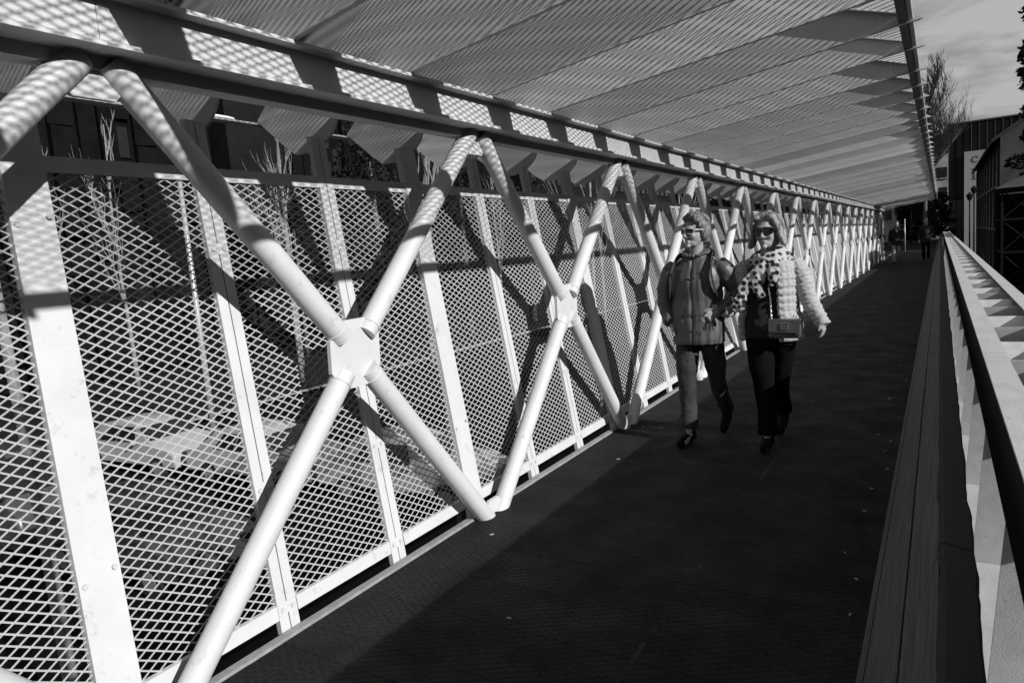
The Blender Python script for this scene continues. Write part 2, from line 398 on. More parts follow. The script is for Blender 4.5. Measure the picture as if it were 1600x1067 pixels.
for a, b in zip(X_, X_[1:]):
    za, zb = interp(BOT, a) - 0.003, interp(BOT, b) - 0.003; t = 0.005
    lm.add([(a, -0.024, za), (b, -0.024, zb), (b, 0.004, zb), (a, 0.004, za), (a, -0.024, za + t), (b, -0.024, zb + t), (b, 0.004, zb + t), (a, 0.004, za + t)],
           [(0, 3, 2, 1), (4, 5, 6, 7), (0, 1, 5, 4), (3, 7, 6, 2)])
lipm = lm.mesh('bottom_lip', fin_m)
# arc length map of the roof
arc = [0.0]; TT = [(x, interp(TOP, x)) for x in [-3.42 + i * (3.42 - 0.2) / 80 for i in range(81)]]
for p, q in zip(TT, TT[1:]): arc.append(arc[-1] + math.hypot(q[0] - p[0], q[1] - p[1]))
def roofmap(u, v):
    v = max(0, min(arc[-1] - 1e-6, v)); i = int(np.searchsorted(arc, v, side='right')) - 1; i = min(i, len(TT) - 2)
    t = (v - arc[i]) / (arc[i + 1] - arc[i]); a, b = TT[i], TT[i + 1]
    return Vector((a[0] + (b[0] - a[0]) * t, u, a[1] + (b[1] - a[1]) * t + 0.014))
rm = lattice(PITCH - 0.004, arc[-1], 0.083, 0.046, 0.0053, 0.003, roofmap, 0.4).mesh('roof_mesh', white_mesh)
FY0 = 0.03
nf = int((YE - YB) / PITCH) + 3
for k in range(nf):
    f = put(finm, 'fin', canopy, (0, FY0 + k * PITCH, 0))
    fl = put(flm, 'fin_flange', f)
    fl.location = (0, 0, 0); fl.scale = (1, random.choice((0.8, 1.0, 1.0, 1.6)), 1)
    rz_ = random.choice((-0.04, -0.02, 0.0, 0.015, 0.035)); f.rotation_euler = (0, 0, rz_); f.location.y += 1.8 * math.sin(rz_)
    lp = put(lipm, 'bottom_lip', f)
    if k < nf - 1: put(rm, 'roof_mesh', canopy, (0, FY0 + k * PITCH + 0.002, 0))
YCE = FY0 + (nf - 1) * PITCH
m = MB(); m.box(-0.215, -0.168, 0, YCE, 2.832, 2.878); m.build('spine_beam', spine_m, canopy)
m = MB(); m.prism([(-0.164, 2.842), (-0.138, 2.842), (-0.134, 2.85), (-0.164, 2.876)], 0, YCE, 'y'); m.build('edge_flashing', fin_m, canopy)
m = MB(); m.box(-3.60, -3.525, 0, YCE, 2.522, 2.532); m.build('outer_beam', fin_m, canopy)
m = MB(); m.prism([(-3.5, 2.5), (-2.3, 2.6), (-0.17, 2.835), (-1.4, 3.2), (-2.4, 3.17), (-3.1, 2.86)], YCE + 0.01, YCE + 0.05, 'y'); m.build('end_panel', fin_m, canopy)

# ------------------------------------------------------------------ parapet on the right
parapet = thing('parapet', 'parapet of grey weathered boards under a white steel ladder rail along the open side', 'parapet', (0, -1.5, 0))
SEG = 3.0; PY1 = 48.6
def board_mesh(z0, z1, seed):
    random.seed(seed); m = MB(); n = 40
    def PX(z): return -0.262 + 0.262 * z / 0.98
    # thick plank with a slightly uneven surface
    vs = []; fs = []
    for i in range(n + 1):
        y = (SEG - 0.006) * i / n
        w0 = (0.009 if z0 > 0.1 else 0.02) * noise.noise(Vector((y * 2.1, seed, 0))) + 0.003 * noise.noise(Vector((y * 9, seed, 0))); w1 = 0.009 * noise.noise(Vector((y * 2.1, seed, 5))) + 0.003 * noise.noise(Vector((y * 9, seed, 5)))
        bul = 0.004 * noise.noise(Vector((y * 0.8, seed, 9)))
        a, b = z0 + 0.012 + w0, z1 - 0.010 + w1; mid = (a + b) / 2
        ring = [(PX(a) + 0.04, a), (PX(a) + 0.003, a), (PX(a) - 0.001, a + 0.006), (PX(mid) - 0.003 + bul, mid), (PX(b) - 0.001, b - 0.006), (PX(b) + 0.003, b), (PX(b) + 0.04, b - 0.05)]
        vs += [(x, y, z) for x, z in ring]
    k = 7
    for i in range(n):
        for j in range(k): fs.append((i * k + j, i * k + (j + 1) % k, (i + 1) * k + (j + 1) % k, (i + 1) * k + j))
    fs += [tuple(range(k))[::-1], tuple(n * k + j for j in range(k))]
    m.add(vs, fs); me = m.mesh('board', wood_m); smooth_by_angle(me, 0.5); return me
zb = [0.03, 0.22, 0.44, 0.71, 0.965]
bms = [[board_mesh(a, b, i * 10 + s) for s in range(3)] for i, (a, b) in enumerate(zip(zb, zb[1:]))]
cap = MB()
nC = 60
for i in range(nC + 1): pass
def cap_mesh(seed):
    m = MB(); vs = []; fs = []; n = 60; k = 6
    for i in range(n + 1):
        y = (SEG - 0.006) * i / n; e = 0.005 * noise.noise(Vector((y * 4, seed, 0))) + 0.003 * noise.noise(Vector((y * 22, seed, 3)))
        ring = [(-0.005 + e, 0.969), (-0.001 + e, 0.982), (0.006, 0.986), (0.05 + e, 0.976), (0.054 + e, 0.97), (0.054 + e, 0.94)]
        vs += [(x, y, z) for x, z in ring]
    for i in range(n):
        for j in range(k): fs.append((i * k + j, i * k + (j + 1) % k, (i + 1) * k + (j + 1) % k, (i + 1) * k + j))
    fs += [tuple(range(k))[::-1], tuple(n * k + j for j in range(k))]
    m.add(vs, fs); return m.mesh('cap_board', woodtop_m)
caps = [cap_mesh(s) for s in range(2)]
def seam_mesh(z, seed):  # dark strip painting the shade of the deep gap between boards
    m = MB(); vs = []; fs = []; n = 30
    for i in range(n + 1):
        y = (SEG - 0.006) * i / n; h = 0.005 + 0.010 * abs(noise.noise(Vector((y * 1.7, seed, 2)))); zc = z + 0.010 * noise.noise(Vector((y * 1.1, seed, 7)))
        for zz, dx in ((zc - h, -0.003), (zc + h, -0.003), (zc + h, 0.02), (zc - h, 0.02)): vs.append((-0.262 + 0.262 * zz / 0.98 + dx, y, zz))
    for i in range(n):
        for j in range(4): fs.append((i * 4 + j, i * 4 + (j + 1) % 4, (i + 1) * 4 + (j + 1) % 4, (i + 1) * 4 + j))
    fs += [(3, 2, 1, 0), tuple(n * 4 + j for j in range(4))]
    m.add(vs, fs); return m.mesh('gap_shade_strip', black_m)
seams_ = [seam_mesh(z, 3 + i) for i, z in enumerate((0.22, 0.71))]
ns_ = int((PY1 + 1.5) / SEG)
for s in range(ns_):
    for i in range(4): put(bms[i][(s + i) % 3], 'board', parapet, (0, s * SEG + (0.0 if i % 2 else 0.0), 0))
    put(caps[s % 2], 'cap_board', parapet, (0, s * SEG, 0))
    for me in seams_: put(me, 'gap_shade_strip', parapet, (0, s * SEG, 0))
# ladder rail: two flanges with cross plates
ZR = 1.08
RS = 5.1
rl = MB(); rl.box(0.141, 0.218, 0, RS - 0.006, ZR - 0.008, ZR); inner = rl.mesh('inner_rail', worn)
rl = MB(); rl.box(0.142, 0.149, -0.003, RS - 0.003, ZR - 0.26, ZR - 0.004); shaded_inner_face = rl.mesh('shaded_inner_face', black_m)  # white rail's inner side, coloured black to carry its shade
rl = MB(); rl.box(0.40, 0.475, 0, RS - 0.006, ZR - 0.008, ZR); rl.box(0.467, 0.475, 0, RS - 0.006, ZR - 0.26, ZR - 0.0082)
outer = rl.mesh('outer_rail', worn)
rg = MB()
n = 8; prof_ = []
for i in range(n + 1):                     # curved, tilted cross plate
    a = i / n; prof_.append((-0.34 * a - 0.05 * math.sin(math.pi * a), ZR - 0.02 - 0.235 * a + 0.03 * math.sin(math.pi * a)))
rg.prism(prof_ + [(y_ + 0.006, z_ - 0.006) for y_, z_ in reversed(prof_)], 0.15, 0.466, 'x')
rung = rg.mesh('cross_plate', worn)
lw = MB(); lw.box(0.065, 0.50, 0, RS - 0.006, 0.22, 0.232); lw.box(0.065, 0.077, 0, RS - 0.006, -0.03, 0.22)
lower = lw.mesh('lower_flange', worn)
ps = MB(); ps.prism([(0.068, -0.25), (0.34, -0.25), (0.46, ZR - 0.26), (0.46, ZR - 0.02), (0.15, ZR - 0.02), (0.15, ZR - 0.3)], 0, 0.012, 'y')
postm = ps.mesh('rail_post', worn)
dgm = MB(); dgm.tube([(0.3, 0.0, 0.02), (0.3, 0.7, ZR - 0.22)], 0.02, 10); diagm = dgm.mesh('brace', worn)
nr = int((PY1 + 1.5) / RS)
for s in range(nr + 1):
    y = s * RS - 0.35
    for me, nme in ((inner, 'inner_rail'), (shaded_inner_face, 'shaded_inner_face'), (outer, 'outer_rail'), (lower, 'lower_flange')): put(me, nme, parapet, (0, y, 0))
k = 0; y = 0.25
while y < PY1 + 1.4:
    put(rung, 'cross_plate', parapet, (0, y, 0))
    put(postm, 'rail_post', parapet, (0, y + 0.49, 0))
    y += 0.985

# ------------------------------------------------------------------ city side, left of the bridge
def facade_building(name, label, x, y0, y1, z1, m_wall, depth=12, seed=1, cat='building', win=True, cladfins=True, group=None):
    """facade facing +X at x, from street level up to z1"""
    random.seed(seed); t = thing(name, label, cat, (x, y0, GZ), group)
    H = z1 - GZ; Wd = y1 - y0
    m = MB(); m.box(-depth, 0, 0, Wd, 0, H); m.build('wall', m_wall, t)
    m = MB(); m.box(-depth - 0.2, 0.35, -0.15, Wd + 0.15, H, H + 0.25); m.build('roof', roof_m, t)
    fl = 3.3; y = 0.8
    if cladfins:
        while y < Wd - 0.6:
            w = random.uniform(0.5, 1.3); z = 0.4
            while z < H - 1:
                h = random.choice((2.6, 3.3, 5.2, 6.6)); h = min(h, H - z - 0.2)
                if random.random() < 0.62:
                    d0, d1 = random.uniform(0.15, 0.5), random.uniform(0.15, 0.9)
                    q = MB(); q.prism([(0.01, y), (d0, y), (d1, y + w), (0.01, y + w)], z, z + h - 0.08, 'z'); q.build('cladding_panel', m_wall, t)
                elif win:
                    q = MB(); q.box(0.012, 0.05, y + 0.08, y + w - 0.08, z + 0.5, z + min(h, 3.0) - 0.4); wo = q.build('window', glass_d, t)
                    q = MB(); q.box(0.04, 0.10, y + 0.04, y + w - 0.04, z + 0.42, z + 0.5); q.build('sill', m_wall, wo)
                z += h
            y += w + random.uniform(0.1, 0.5)
    elif win:
        z = 1.2
        while z < H - 2.2:
            y = 1.0
            while y < Wd - 1.6:
                q = MB(); q.box(0.01, 0.04, y, y + 1.2, z, z + 1.6); wo = q.build('window', glass_d, t)
                q = MB(); q.box(0.012, 0.12, y - 0.08, y + 1.28, z - 0.12, z - 0.01); q.build('sill', m_wall, wo)
                y += 2.4
            z += fl
    return t
facade_building('clad_building', 'dark building of folded metal cladding panels behind the pale bare trees at left', -40, 2, 28.6, 22, clad, seed=3)
facade_building('plain_building', 'plain grey windowless block beside the dark folded cladding building', -39, 29.2, 33.6, 20, clad2, seed=4, win=False, cladfins=False)
facade_building('office_building', 'dark office block standing behind the evergreen trees', -46, 36, 74, 19, clad, seed=5)
facade_building('residential_block', 'grey residential block with rows of windows beyond the evergreen trees', -44, 76, 150, 16, clad2, seed=6, cladfins=False)
facade_building('corner_building', 'dark building at far left seen only through the fence mesh', -40, -24, 1.2, 20, clad, seed=8)

def tube_tree(name, label, x, y, h, seed, bark_mat, z0=GZ, r=0.07, spread=0.5, levels=3, first=0.45, nb=7, group=None, lean=0.0, cat='tree', up=0.5):
    rnd = random.Random(seed); t = thing(name, label, cat, (x, y, z0), group)
    tr = MB(); pts = []; n = 9
    for i in range(n + 1):
        f = i / n; pts.append((lean * f * h + 0.05 * h * 0.2 * math.sin(f * 7 + seed) * f, 0.03 * h * 0.3 * math.sin(f * 5 + seed * 2) * f, f * h))
    tr.tube(pts, [r * (1 - 0.8 * i / n) for i in range(n + 1)], 8)
    tr.build('trunk', bark_mat, t, True)
    cr_ = MB()
    def grow(p, d, ln, rad, lev):
        k = 5; q = [p]; dd = d.copy()
        for i in range(k):
            dd = (dd + Vector((rnd.uniform(-.16, .16), rnd.uniform(-.16, .16), rnd.uniform(-.05, .16) + 0.05 * up))).normalized()
            q.append(q[-1] + dd * ln / k)
        cr_.tube(q, [rad * (1 - 0.75 * i / k) for i in range(k + 1)], 5 if lev < 2 else 3, cap=False)
        if lev < levels:
            for b in range(nb if lev < 2 else 4):
                i = rnd.randint(1, k); a = rnd.uniform(0, 6.28)
                side = Vector((math.cos(a), math.sin(a), rnd.uniform(0.0, 0.7)))
                grow(q[i], (dd * 0.8 + side * spread).normalized(), ln * rnd.uniform(0.45, 0.7), rad * 0.5, lev + 1)
    for b in range(nb + 3):
        f = first + (0.97 - first) * (b + rnd.random()) / (nb + 3); i = min(n, int(f * n)); a = rnd.uniform(0, 6.28)
        grow(Vector(pts[i]), (Vector((math.cos(a) * spread, math.sin(a) * spread, 0.8))).normalized(), h * 0.33 * (1.25 - f), r * 0.45, 1)
    cr_.build('crown', bark_mat, t)
    return t
G1 = 'pale bare saplings between the bridge and the parked cars'
tube_tree('bare_tree', 'pale bare sapling nearest the left edge, seen through the fence mesh', -8, 3.15, 10.5, 1, bark, r=0.085, spread=0.35, levels=2, first=0.62, group=G1)
tube_tree('bare_tree', 'pale bare sapling behind the second fence bay, its trunk foot in view', -7.9, 10.1, 10.5, 2, bark, r=0.07, spread=0.35, levels=2, first=0.55, group=G1, lean=-0.02)
tube_tree('bare_tree', 'pale bare sapling third from the left in the row behind the fence', -8, 17, 11, 3, bark, r=0.07, spread=0.35, levels=2, first=0.5, group=G1)
tube_tree('bare_tree', 'pale bare sapling farthest along the row behind the fence', -8, 24.5, 11, 4, bark, r=0.07, spread=0.35, levels=2, first=0.5, group=G1)
G2 = 'white barked bare trees in front of the dark cladding building'
for i, (x, y, h, lb) in enumerate([(-34, 18.5, 13, 'white barked bare tree with a forked crown left of the street lamp'), (-25.8, 21.8, 12, 'white barked bare tree in front of the plain grey block'), (-33, 14.6, 12.5, 'white barked bare tree at the far left in front of the dark cladding'),
                                (-30, 25.5, 12.5, 'white barked bare tree with many upright shoots beside the evergreens'), (-22, 27, 11.5, 'white barked bare tree in front of the evergreens'), (-24, 37, 12.5, 'white barked bare tree beyond the evergreens'), (-20, 44, 12, 'white barked bare tree farthest along the street')]):
    tube_tree('bare_tree', lb, x, y, h, 20 + i, bark, r=0.12, spread=0.33, levels=3, first=0.35, nb=3, group=G2, up=1.6)

def evergreen(label, x, y, z0, h, rad, seed, group=None, n=9000, size=0.16, conic=0.6):
    rnd = np.random.RandomState(seed); t = thing('evergreen_tree', label, 'tree', (x, y, z0), group)
    tr = MB(); tr.tube([(0, 0, 0), (0.05, 0.03, h * 0.5), (0, 0, h * 0.95)], [rad * 0.09, rad * 0.06, 0.02], 8); tr.build('trunk', bark_d, t, True)
    # leaf clumps on limbs
    nb = 60; cz = rnd.uniform(0.16, 1.0, nb); ca = rnd.uniform(0, 6.28, nb)
    rr = rad * np.clip(1.25 * (1 - cz) ** conic + 0.12, 0, 1) * rnd.uniform(0.45, 1.0, nb)
    cc = np.stack([rr * np.cos(ca), rr * np.sin(ca), cz * h], 1); cs = rad * rnd.uniform(0.18, 0.38, nb)
    idx = rnd.randint(0, nb, n); dirs = rnd.normal(size=(n, 3)); dirs /= np.linalg.norm(dirs, axis=1)[:, None]
    P = cc[idx] + dirs * (cs[idx] * rnd.uniform(0.4, 1.0, n) ** 0.5)[:, None] * np.array([1, 1, 0.7])
    a = rnd.normal(size=(n, 3)); a /= np.linalg.norm(a, axis=1)[:, None]; b = np.cross(a, rnd.normal(size=(n, 3))); b /= np.linalg.norm(b, axis=1)[:, None]
    s_ = size * rnd.uniform(0.5, 1.2, n)[:, None]
    V = np.stack([P - a * s_, P + b * s_ * 0.45, P + a * s_, P - b * s_ * 0.45], 1).reshape(-1, 3)
    me = bpy.data.meshes.new('crown'); me.from_pydata(V.tolist(), [], [(4 * i, 4 * i + 1, 4 * i + 2, 4 * i + 3) for i in range(n)]); me.materials.append(leaf)
    put(me, 'crown', t); return t
G3 = 'evergreen trees beside the buildings on the left'
evergreen('dark evergreen tree next to the plain grey block', -30, 32.5, GZ, 14, 3.4, 1, G3)
evergreen('dark evergreen tree second from the plain grey block', -27, 37.5, GZ, 13, 3.2, 2, G3)
evergreen('dark evergreen tree at the end of the evergreen group', -27, 46, GZ, 14, 3.6, 3, G3)
evergreen('small dark shrub like evergreen in front of the plain grey block', -33, 28.5, GZ, 11.3, 1.6, 6, G3, n=3000)

# street lamp with two heads
t = thing('street_lamp', 'tall galvanised street lamp with two white heads behind the first fence bay', 'street lamp', (-21.2, 13.85, GZ))
m = MB(); m.tube([(0, 0, 0), (0, 0, 3), (0, 0, 10.6)], [0.11, 0.1, 0.06], 14); m.build('pole', galv, t, True)
m = MB(); m.box(-0.2, 0.2, -0.2, 0.2, 0.13, 0.16); m.build('base_plate', galv, t)
for s_, z in ((-1, 10.72), (1, 10.8)):
    m = MB(); m.tube([(0, 0, 10.4), (0, s_ * 0.5, z - 0.02), (0, s_ * 1.25, z)], 0.035, 8); a_ = m.build('lamp_arm', galv, t, True)
    m = MB()
    ys = [1.2, 1.35, 1.7, 2.1, 2.35, 2.42]; ww = [0.06, 0.15, 0.17, 0.16, 0.1, 0.03]
    vs_ = []; fs_ = []
    for yy, w_ in zip(ys, ww):
        for q in range(10):
            aa = q * math.pi * 2 / 10; vs_.append((w_ * math.cos(aa), s_ * yy, z + (0.09 if math.sin(aa) > 0 else 0.045) * math.sin(aa) * (w_ / 0.17) ** 0.5))
    for i in range(5):
        for q in range(10): fs_.append((i * 10 + q, i * 10 + (q + 1) % 10, (i + 1) * 10 + (q + 1) % 10, (i + 1) * 10 + q))
    fs_ += [tuple(range(10)), tuple(50 + q for q in range(10))]
    m.add(vs_, fs_); hd = m.build('lamp_head', lampw, t, True)
    m = MB(); m.box(-0.1, 0.1, min(s_ * 1.5, s_ * 2.15), max(s_ * 1.5, s_ * 2.15), z - 0.07, z - 0.035); m.build('lamp_glass', glass_d, hd)

# cars: side profile lofted across the width
def car(name, label, x, y, rz, paint, group, van=False):
    t = thing(name, label, 'van' if van else 'car', (x, y, GZ), group, rz)
    if van:
        prof = [(-2.4, .35), (-2.42, 1.0), (-2.36, 1.95), (-2.2, 2.05), (1.1, 2.05), (1.75, 1.25), (2.3, 1.05), (2.4, .7), (2.38, .35)]; belt, top = 1.15, 1.95
    else:
        prof = [(-2.15, .35), (-2.2, .62), (-2.12, .88), (-1.75, .95), (-1.25, 1.38), (-.7, 1.46), (.15, 1.45), (.6, 1.3), (1.15, .98), (1.85, .86), (2.12, .7), (2.15, .35)]; belt, top = .93, 1.42
    m = MB(); secs = [(-.86, .93), (-.8, 1.0), (.8, 1.0), (.86, .93)]
    vs_ = []; n = len(prof)
    for yy, k in secs:
        for px_, pz in prof:
            tuck = 1 - max(0, pz - belt) / 1.6
            vs_.append((px_ * (0.985 if k < 1 else 1), yy * tuck, 0.35 + (pz - 0.35) * k))
    fs_ = [(a * n + i, a * n + (i + 1) % n, (a + 1) * n + (i + 1) % n, (a + 1) * n + i) for a in range(3) for i in range(n)] + [tuple(range(n))[::-1], tuple(3 * n + i for i in range(n))]
    m.add(vs_, fs_); b = m.build('body', paint, t); md = b.modifiers.new('bevel', 'BEVEL'); md.width = 0.035; md.segments = 2; smooth_by_angle(b.data, 0.5)
    # side windows
    for sgn in (-1, 1):
        if van: wins = [(0.15, 1.0)]
        else: wins = [(-1.05, -0.35), (-0.28, 0.5)]
        for a, c_ in wins:
            m = MB(); z0, z1 = belt + 0.05, top - 0.08; k0, k1 = 0.86 * (1 - (z0 - belt) / 1.6) , 0.86 * (1 - (z1 - belt) / 1.6)
            sl = 0.22
            m.add([(a, sgn * (k0 + .006), z0), (c_, sgn * (k0 + .006), z0), (c_ - (sl if c_ > 0.4 else 0), sgn * (k1 - .012), z1), (a + (sl if a < -0.5 else 0), sgn * (k1 - .012), z1),
                   (a, sgn * (k0 - .03), z0), (c_, sgn * (k0 - .03), z0), (c_ - (sl if c_ > 0.4 else 0), sgn * (k1 - .05), z1), (a + (sl if a < -0.5 else 0), sgn * (k1 - .05), z1)],
                  [(0, 1, 2, 3), (4, 7, 6, 5), (0, 4, 5, 1), (1, 5, 6, 2), (2, 6, 7, 3), (3, 7, 4, 0)])
            m.build('side_window', glass_d, t)
        m = MB(); m.ball((0.62, sgn * 0.95, belt + .06), (.07, .1, .07), 8, 6); m.build('door_mirror', paint, t, True)
        m = MB(); m.box(2.05, 2.16, sgn * .5 - .14, sgn * .5 + .14, .62, .74); m.build('headlight', chrome, t)
        m = MB(); m.box(-2.2, -2.12, sgn * .6 - .12, sgn * .6 + .12, .72, .84); m.build('tail_light', glass_d, t)
        for wx in (-1.3, 1.35):
            m = MB(); m.tube([(wx, sgn * .66, .31), (wx, sgn * .875, .31)], .31, 18); w_ = m.build('wheel', rubber, t)
            m = MB(); m.tube([(wx, sgn * .86, .31), (wx, sgn * .885, .31)], .18, 12); m.build('rim', galv, w_)
    m = MB()
    if not van:
        m.add([(.56, -.66, 1.335), (.56, .66, 1.335), (1.1, .76, 1.035), (1.1, -.76, 1.035), (.54, -.64, 1.29), (.54, .64, 1.29), (1.06, .74, 1.0), (1.06, -.74, 1.0)], [(0, 1, 2, 3), (4, 7, 6, 5), (0, 4, 5, 1), (1, 5, 6, 2), (2, 6, 7, 3), (3, 7, 4, 0)])
        m.build('windscreen', glass_d, t)
        m = MB(); m.add([(-1.3, -.68, 1.37), (-1.3, .68, 1.37), (-1.72, .76, 1.0), (-1.72, -.76, 1.0), (-1.26, -.66, 1.33), (-1.26, .66, 1.33), (-1.66, .74, .97), (-1.66, -.74, .97)], [(0, 3, 2, 1), (4, 5, 6, 7), (0, 1, 5, 4), (1, 2, 6, 5), (2, 3, 7, 6), (3, 0, 4, 7)])
        m.build('rear_window', glass_d, t)
    else:
        m.add([(1.16, -.7, 1.98), (1.16, .7, 1.98), (1.72, .8, 1.32), (1.72, -.8, 1.32), (1.12, -.7, 1.94), (1.12, .7, 1.94), (1.68, .8, 1.28), (1.68, -.8, 1.28)], [(0, 1, 2, 3), (4, 7, 6, 5), (0, 4, 5, 1), (1, 5, 6, 2), (2, 6, 7, 3), (3, 7, 4, 0)])
        m.build('windscreen', glass_d, t)
    m = MB(); m.box(-2.235, -2.2, -.26, .26, .5, .61); m.build('number_plate', stone_l, t)
    return t
G4 = 'cars parked below the bridge'
car('parked_car', 'silver car parked farthest left in the line below the bridge', -19.4, 10.7, 0.08, silver, G4)
car('parked_car', 'silver car parked second in the line below the bridge, behind the double post', -14.7, 11.1, 0.08, silver, G4)
car('parked_car', 'silver car parked nearest the bridge, third in the line', -10.2, 11.5, 0.1, silver, G4)
car('parked_car', 'dark car parked in front of the silver cars at lower left', -12.6, 6.6, 0.05, darkcar, G4)
car('parked_van', 'dark grey van parked at lower left behind the fence mesh', -17.2, 6.2, 0.03, darkcar, G4, van=True)
# stones and low shrub beside the bridge
t = thing('shrub', 'low sunlit shrub growing among stones beside the deck', 'shrub', (-6.2, 6.2, GZ + .13))
rs = np.random.RandomState(5); n = 2600; P = rs.normal(size=(n, 3)); P /= np.linalg.norm(P, axis=1)[:, None]; P *= (rs.uniform(0.5, 1, n) ** .4)[:, None] * np.array([.8, 1.3, .75]); P[:, 2] = np.abs(P[:, 2])
a = rs.normal(size=(n, 3)) * .05; b = rs.normal(size=(n, 3)) * .035
V = np.stack([P - a, P + b, P + a, P - b], 1).reshape(-1, 3)
me = bpy.data.meshes.new('foliage'); me.from_pydata(V.tolist(), [], [(4 * i, 4 * i + 1, 4 * i + 2, 4 * i + 3) for i in range(n)]); me.materials.append(shrub_m); put(me, 'foliage', t)
m = MB(); m.tube([(0, 0, -0.1), (0, 0, .5)], .04, 6); m.build('stem', bark_d, t)
m = MB(); rn = random.Random(4)
for i in range(260):
    x, y = rn.uniform(-7.6, -4.4), rn.uniform(3, 9.5); r_ = rn.uniform(.05, .16)
    m.ball((x, y, GZ + .13 + r_ * .3), (r_, r_ * rn.uniform(.7, 1.3), r_ * .6), 7, 5)
o = m.build('stones', rock_m); o['kind'] = 'stuff'

# ------------------------------------------------------------------ right side and far end
# warehouse
wh = thing('warehouse', 'old rendered warehouse with a gabled dark roof beyond the end of the parapet', 'building', (3.1, 52, GZ))
H = 6.5 - GZ; Lw = 32; Wd = 7.2; RH = 9.0 - GZ
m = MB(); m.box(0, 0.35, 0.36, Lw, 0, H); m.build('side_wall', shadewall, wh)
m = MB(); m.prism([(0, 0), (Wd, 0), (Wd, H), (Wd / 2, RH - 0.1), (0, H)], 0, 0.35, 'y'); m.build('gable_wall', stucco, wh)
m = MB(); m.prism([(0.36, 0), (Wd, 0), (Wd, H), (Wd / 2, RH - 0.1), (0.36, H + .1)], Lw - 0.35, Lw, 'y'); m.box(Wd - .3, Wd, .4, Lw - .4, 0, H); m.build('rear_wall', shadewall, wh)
sl = (RH - H) / (Wd / 2)
for s_ in (0, 1):
    m = MB()
    if s_ == 0: poly = [(-0.45, H - 0.45 * sl + .02), (Wd / 2, RH), (Wd / 2, RH + .16), (-0.45, H - 0.45 * sl + .18)]
    else: poly = [(Wd + 0.45, H - 0.45 * sl + .02), (Wd / 2 + .004, RH), (Wd / 2 + .004, RH + .16), (Wd + 0.45, H - 0.45 * sl + .18)]
    m.prism(poly, -0.5, Lw + 0.3, 'y'); rfo = m.build('roof', roof_m, wh)
for k in range(9):
    m = MB(); m.box(-0.12, -0.003, 0.5 + k * 3.6, 0.9 + k * 3.6, 0, H - 0.35); m.build('pilaster', shadewall, wh)
for k in range(8):
    for z in (1.0, 4.6, 7.3):
        m = MB(); m.box(-0.03, -0.002, 1.9 + k * 3.6, 3.3 + k * 3.6, z, z + 1.7); wo = m.build('window', glass_d, wh)
        m = MB(); m.box(-0.09, -0.002, 1.8 + k * 3.6, 3.4 + k * 3.6, z - .12, z - .01); m.build('sill', stone_l, wo)
for (x_, z) in ((1.6, 6.2), (4.6, 6.2), (1.6, 2.5), (4.6, 2.5), (3.1, 9.6)):
    m = MB(); m.box(x_, x_ + 0.9, -0.02, -0.002, z, z + 1.3); wo = m.build('window', glass_d, wh)
    m = MB(); m.box(x_ - .08, x_ + .98, -0.08, -0.003, z - .1, z - .01); m.build('sill', stone_l, wo)

for i_, (y0_, y1_, x0_, z1_) in enumerate(((-42, -16, 17, 6.6), (-15, 8, 16, 7.0), (9, 28, 16.5, 6.4), (29, 50, 15, 7.2))):  # unseen blocks added to cut off low sky and deepen the shade
    lb_ = ('added unseen long low dark block behind the viewer, holding back low sky', 'added unseen low dark block beside the near parapet, holding back low sky', 'added unseen low dark block beside the middle parapet, holding back low sky', 'added unseen low dark block beside the warehouse, holding back low sky')[i_]
    t_ = thing('sky_blocking_building', lb_, 'building', (x0_, y0_, GZ)); H_ = z1_ - GZ
    m = MB(); m.box(0, 11, 0, y1_ - y0_, 0, H_); m.build('wall', shadewall, t_)
    m = MB(); m.box(-.3, 11.3, -.2, y1_ - y0_ + .2, H_, H_ + .25); m.build('roof', roof_m, t_)
    yy = 1.2
    while yy < y1_ - y0_ - 2:
        for zz in (1.1, 4.4, 7.5):
            m = MB(); m.box(-.03, -.002, yy, yy + 1.2, zz, zz + 1.6); wo = m.build('window', glass_d, t_)
        yy += 2.6
# modern building with banner
mb_ = thing('modern_building', 'modern dark building of tall vertical panels behind the warehouse', 'building', (0.82, 92, GZ))
H = 12.2 - GZ
m = MB(); m.box(0, 16, 0.05, 22, 0, H); m.build('wall', clad, mb_)
m = MB(); m.box(-0.1, 16.1, -0.12, 22.1, H, H + .15); m.build('roof_edge', roof_m, mb_)
for k in range(23):
    x = 0.03 + k * 0.7
    m = MB(); m.box(x, x + 0.64, -0.02, 0.045, 7.9, H - .06); m.build('facade_panel', clad2, mb_)
    m = MB(); m.box(x + .645, x + .675, -0.06, 0.045, 7.9, H - .05); m.build('mullion', pave_l if k > 1 else clad2, mb_)
    m = MB(); m.box(x, x + 0.64, -0.01, 0.045, 0.1, 7.6); m.build('glass_panel', glass_d, mb_)
m = MB(); m.box(0, 16, -0.06, 0.044, 7.62, 7.88); m.build('floor_band', clad, mb_)
bn = MB(); bn.box(0, 2.5, 0, 0.05, 0, 12.6)
bn_t = thing('banner', 'tall pale banner with large serif letters hanging on the modern building', 'banner', (2.25, 91.7, -3.5))
bn.build('banner_cloth', banner_m, bn_t)
def letter(polys, arc_=None):
    m = MB()
    for p in polys: m.prism(p, -0.03, -0.002, 'y')
    return m
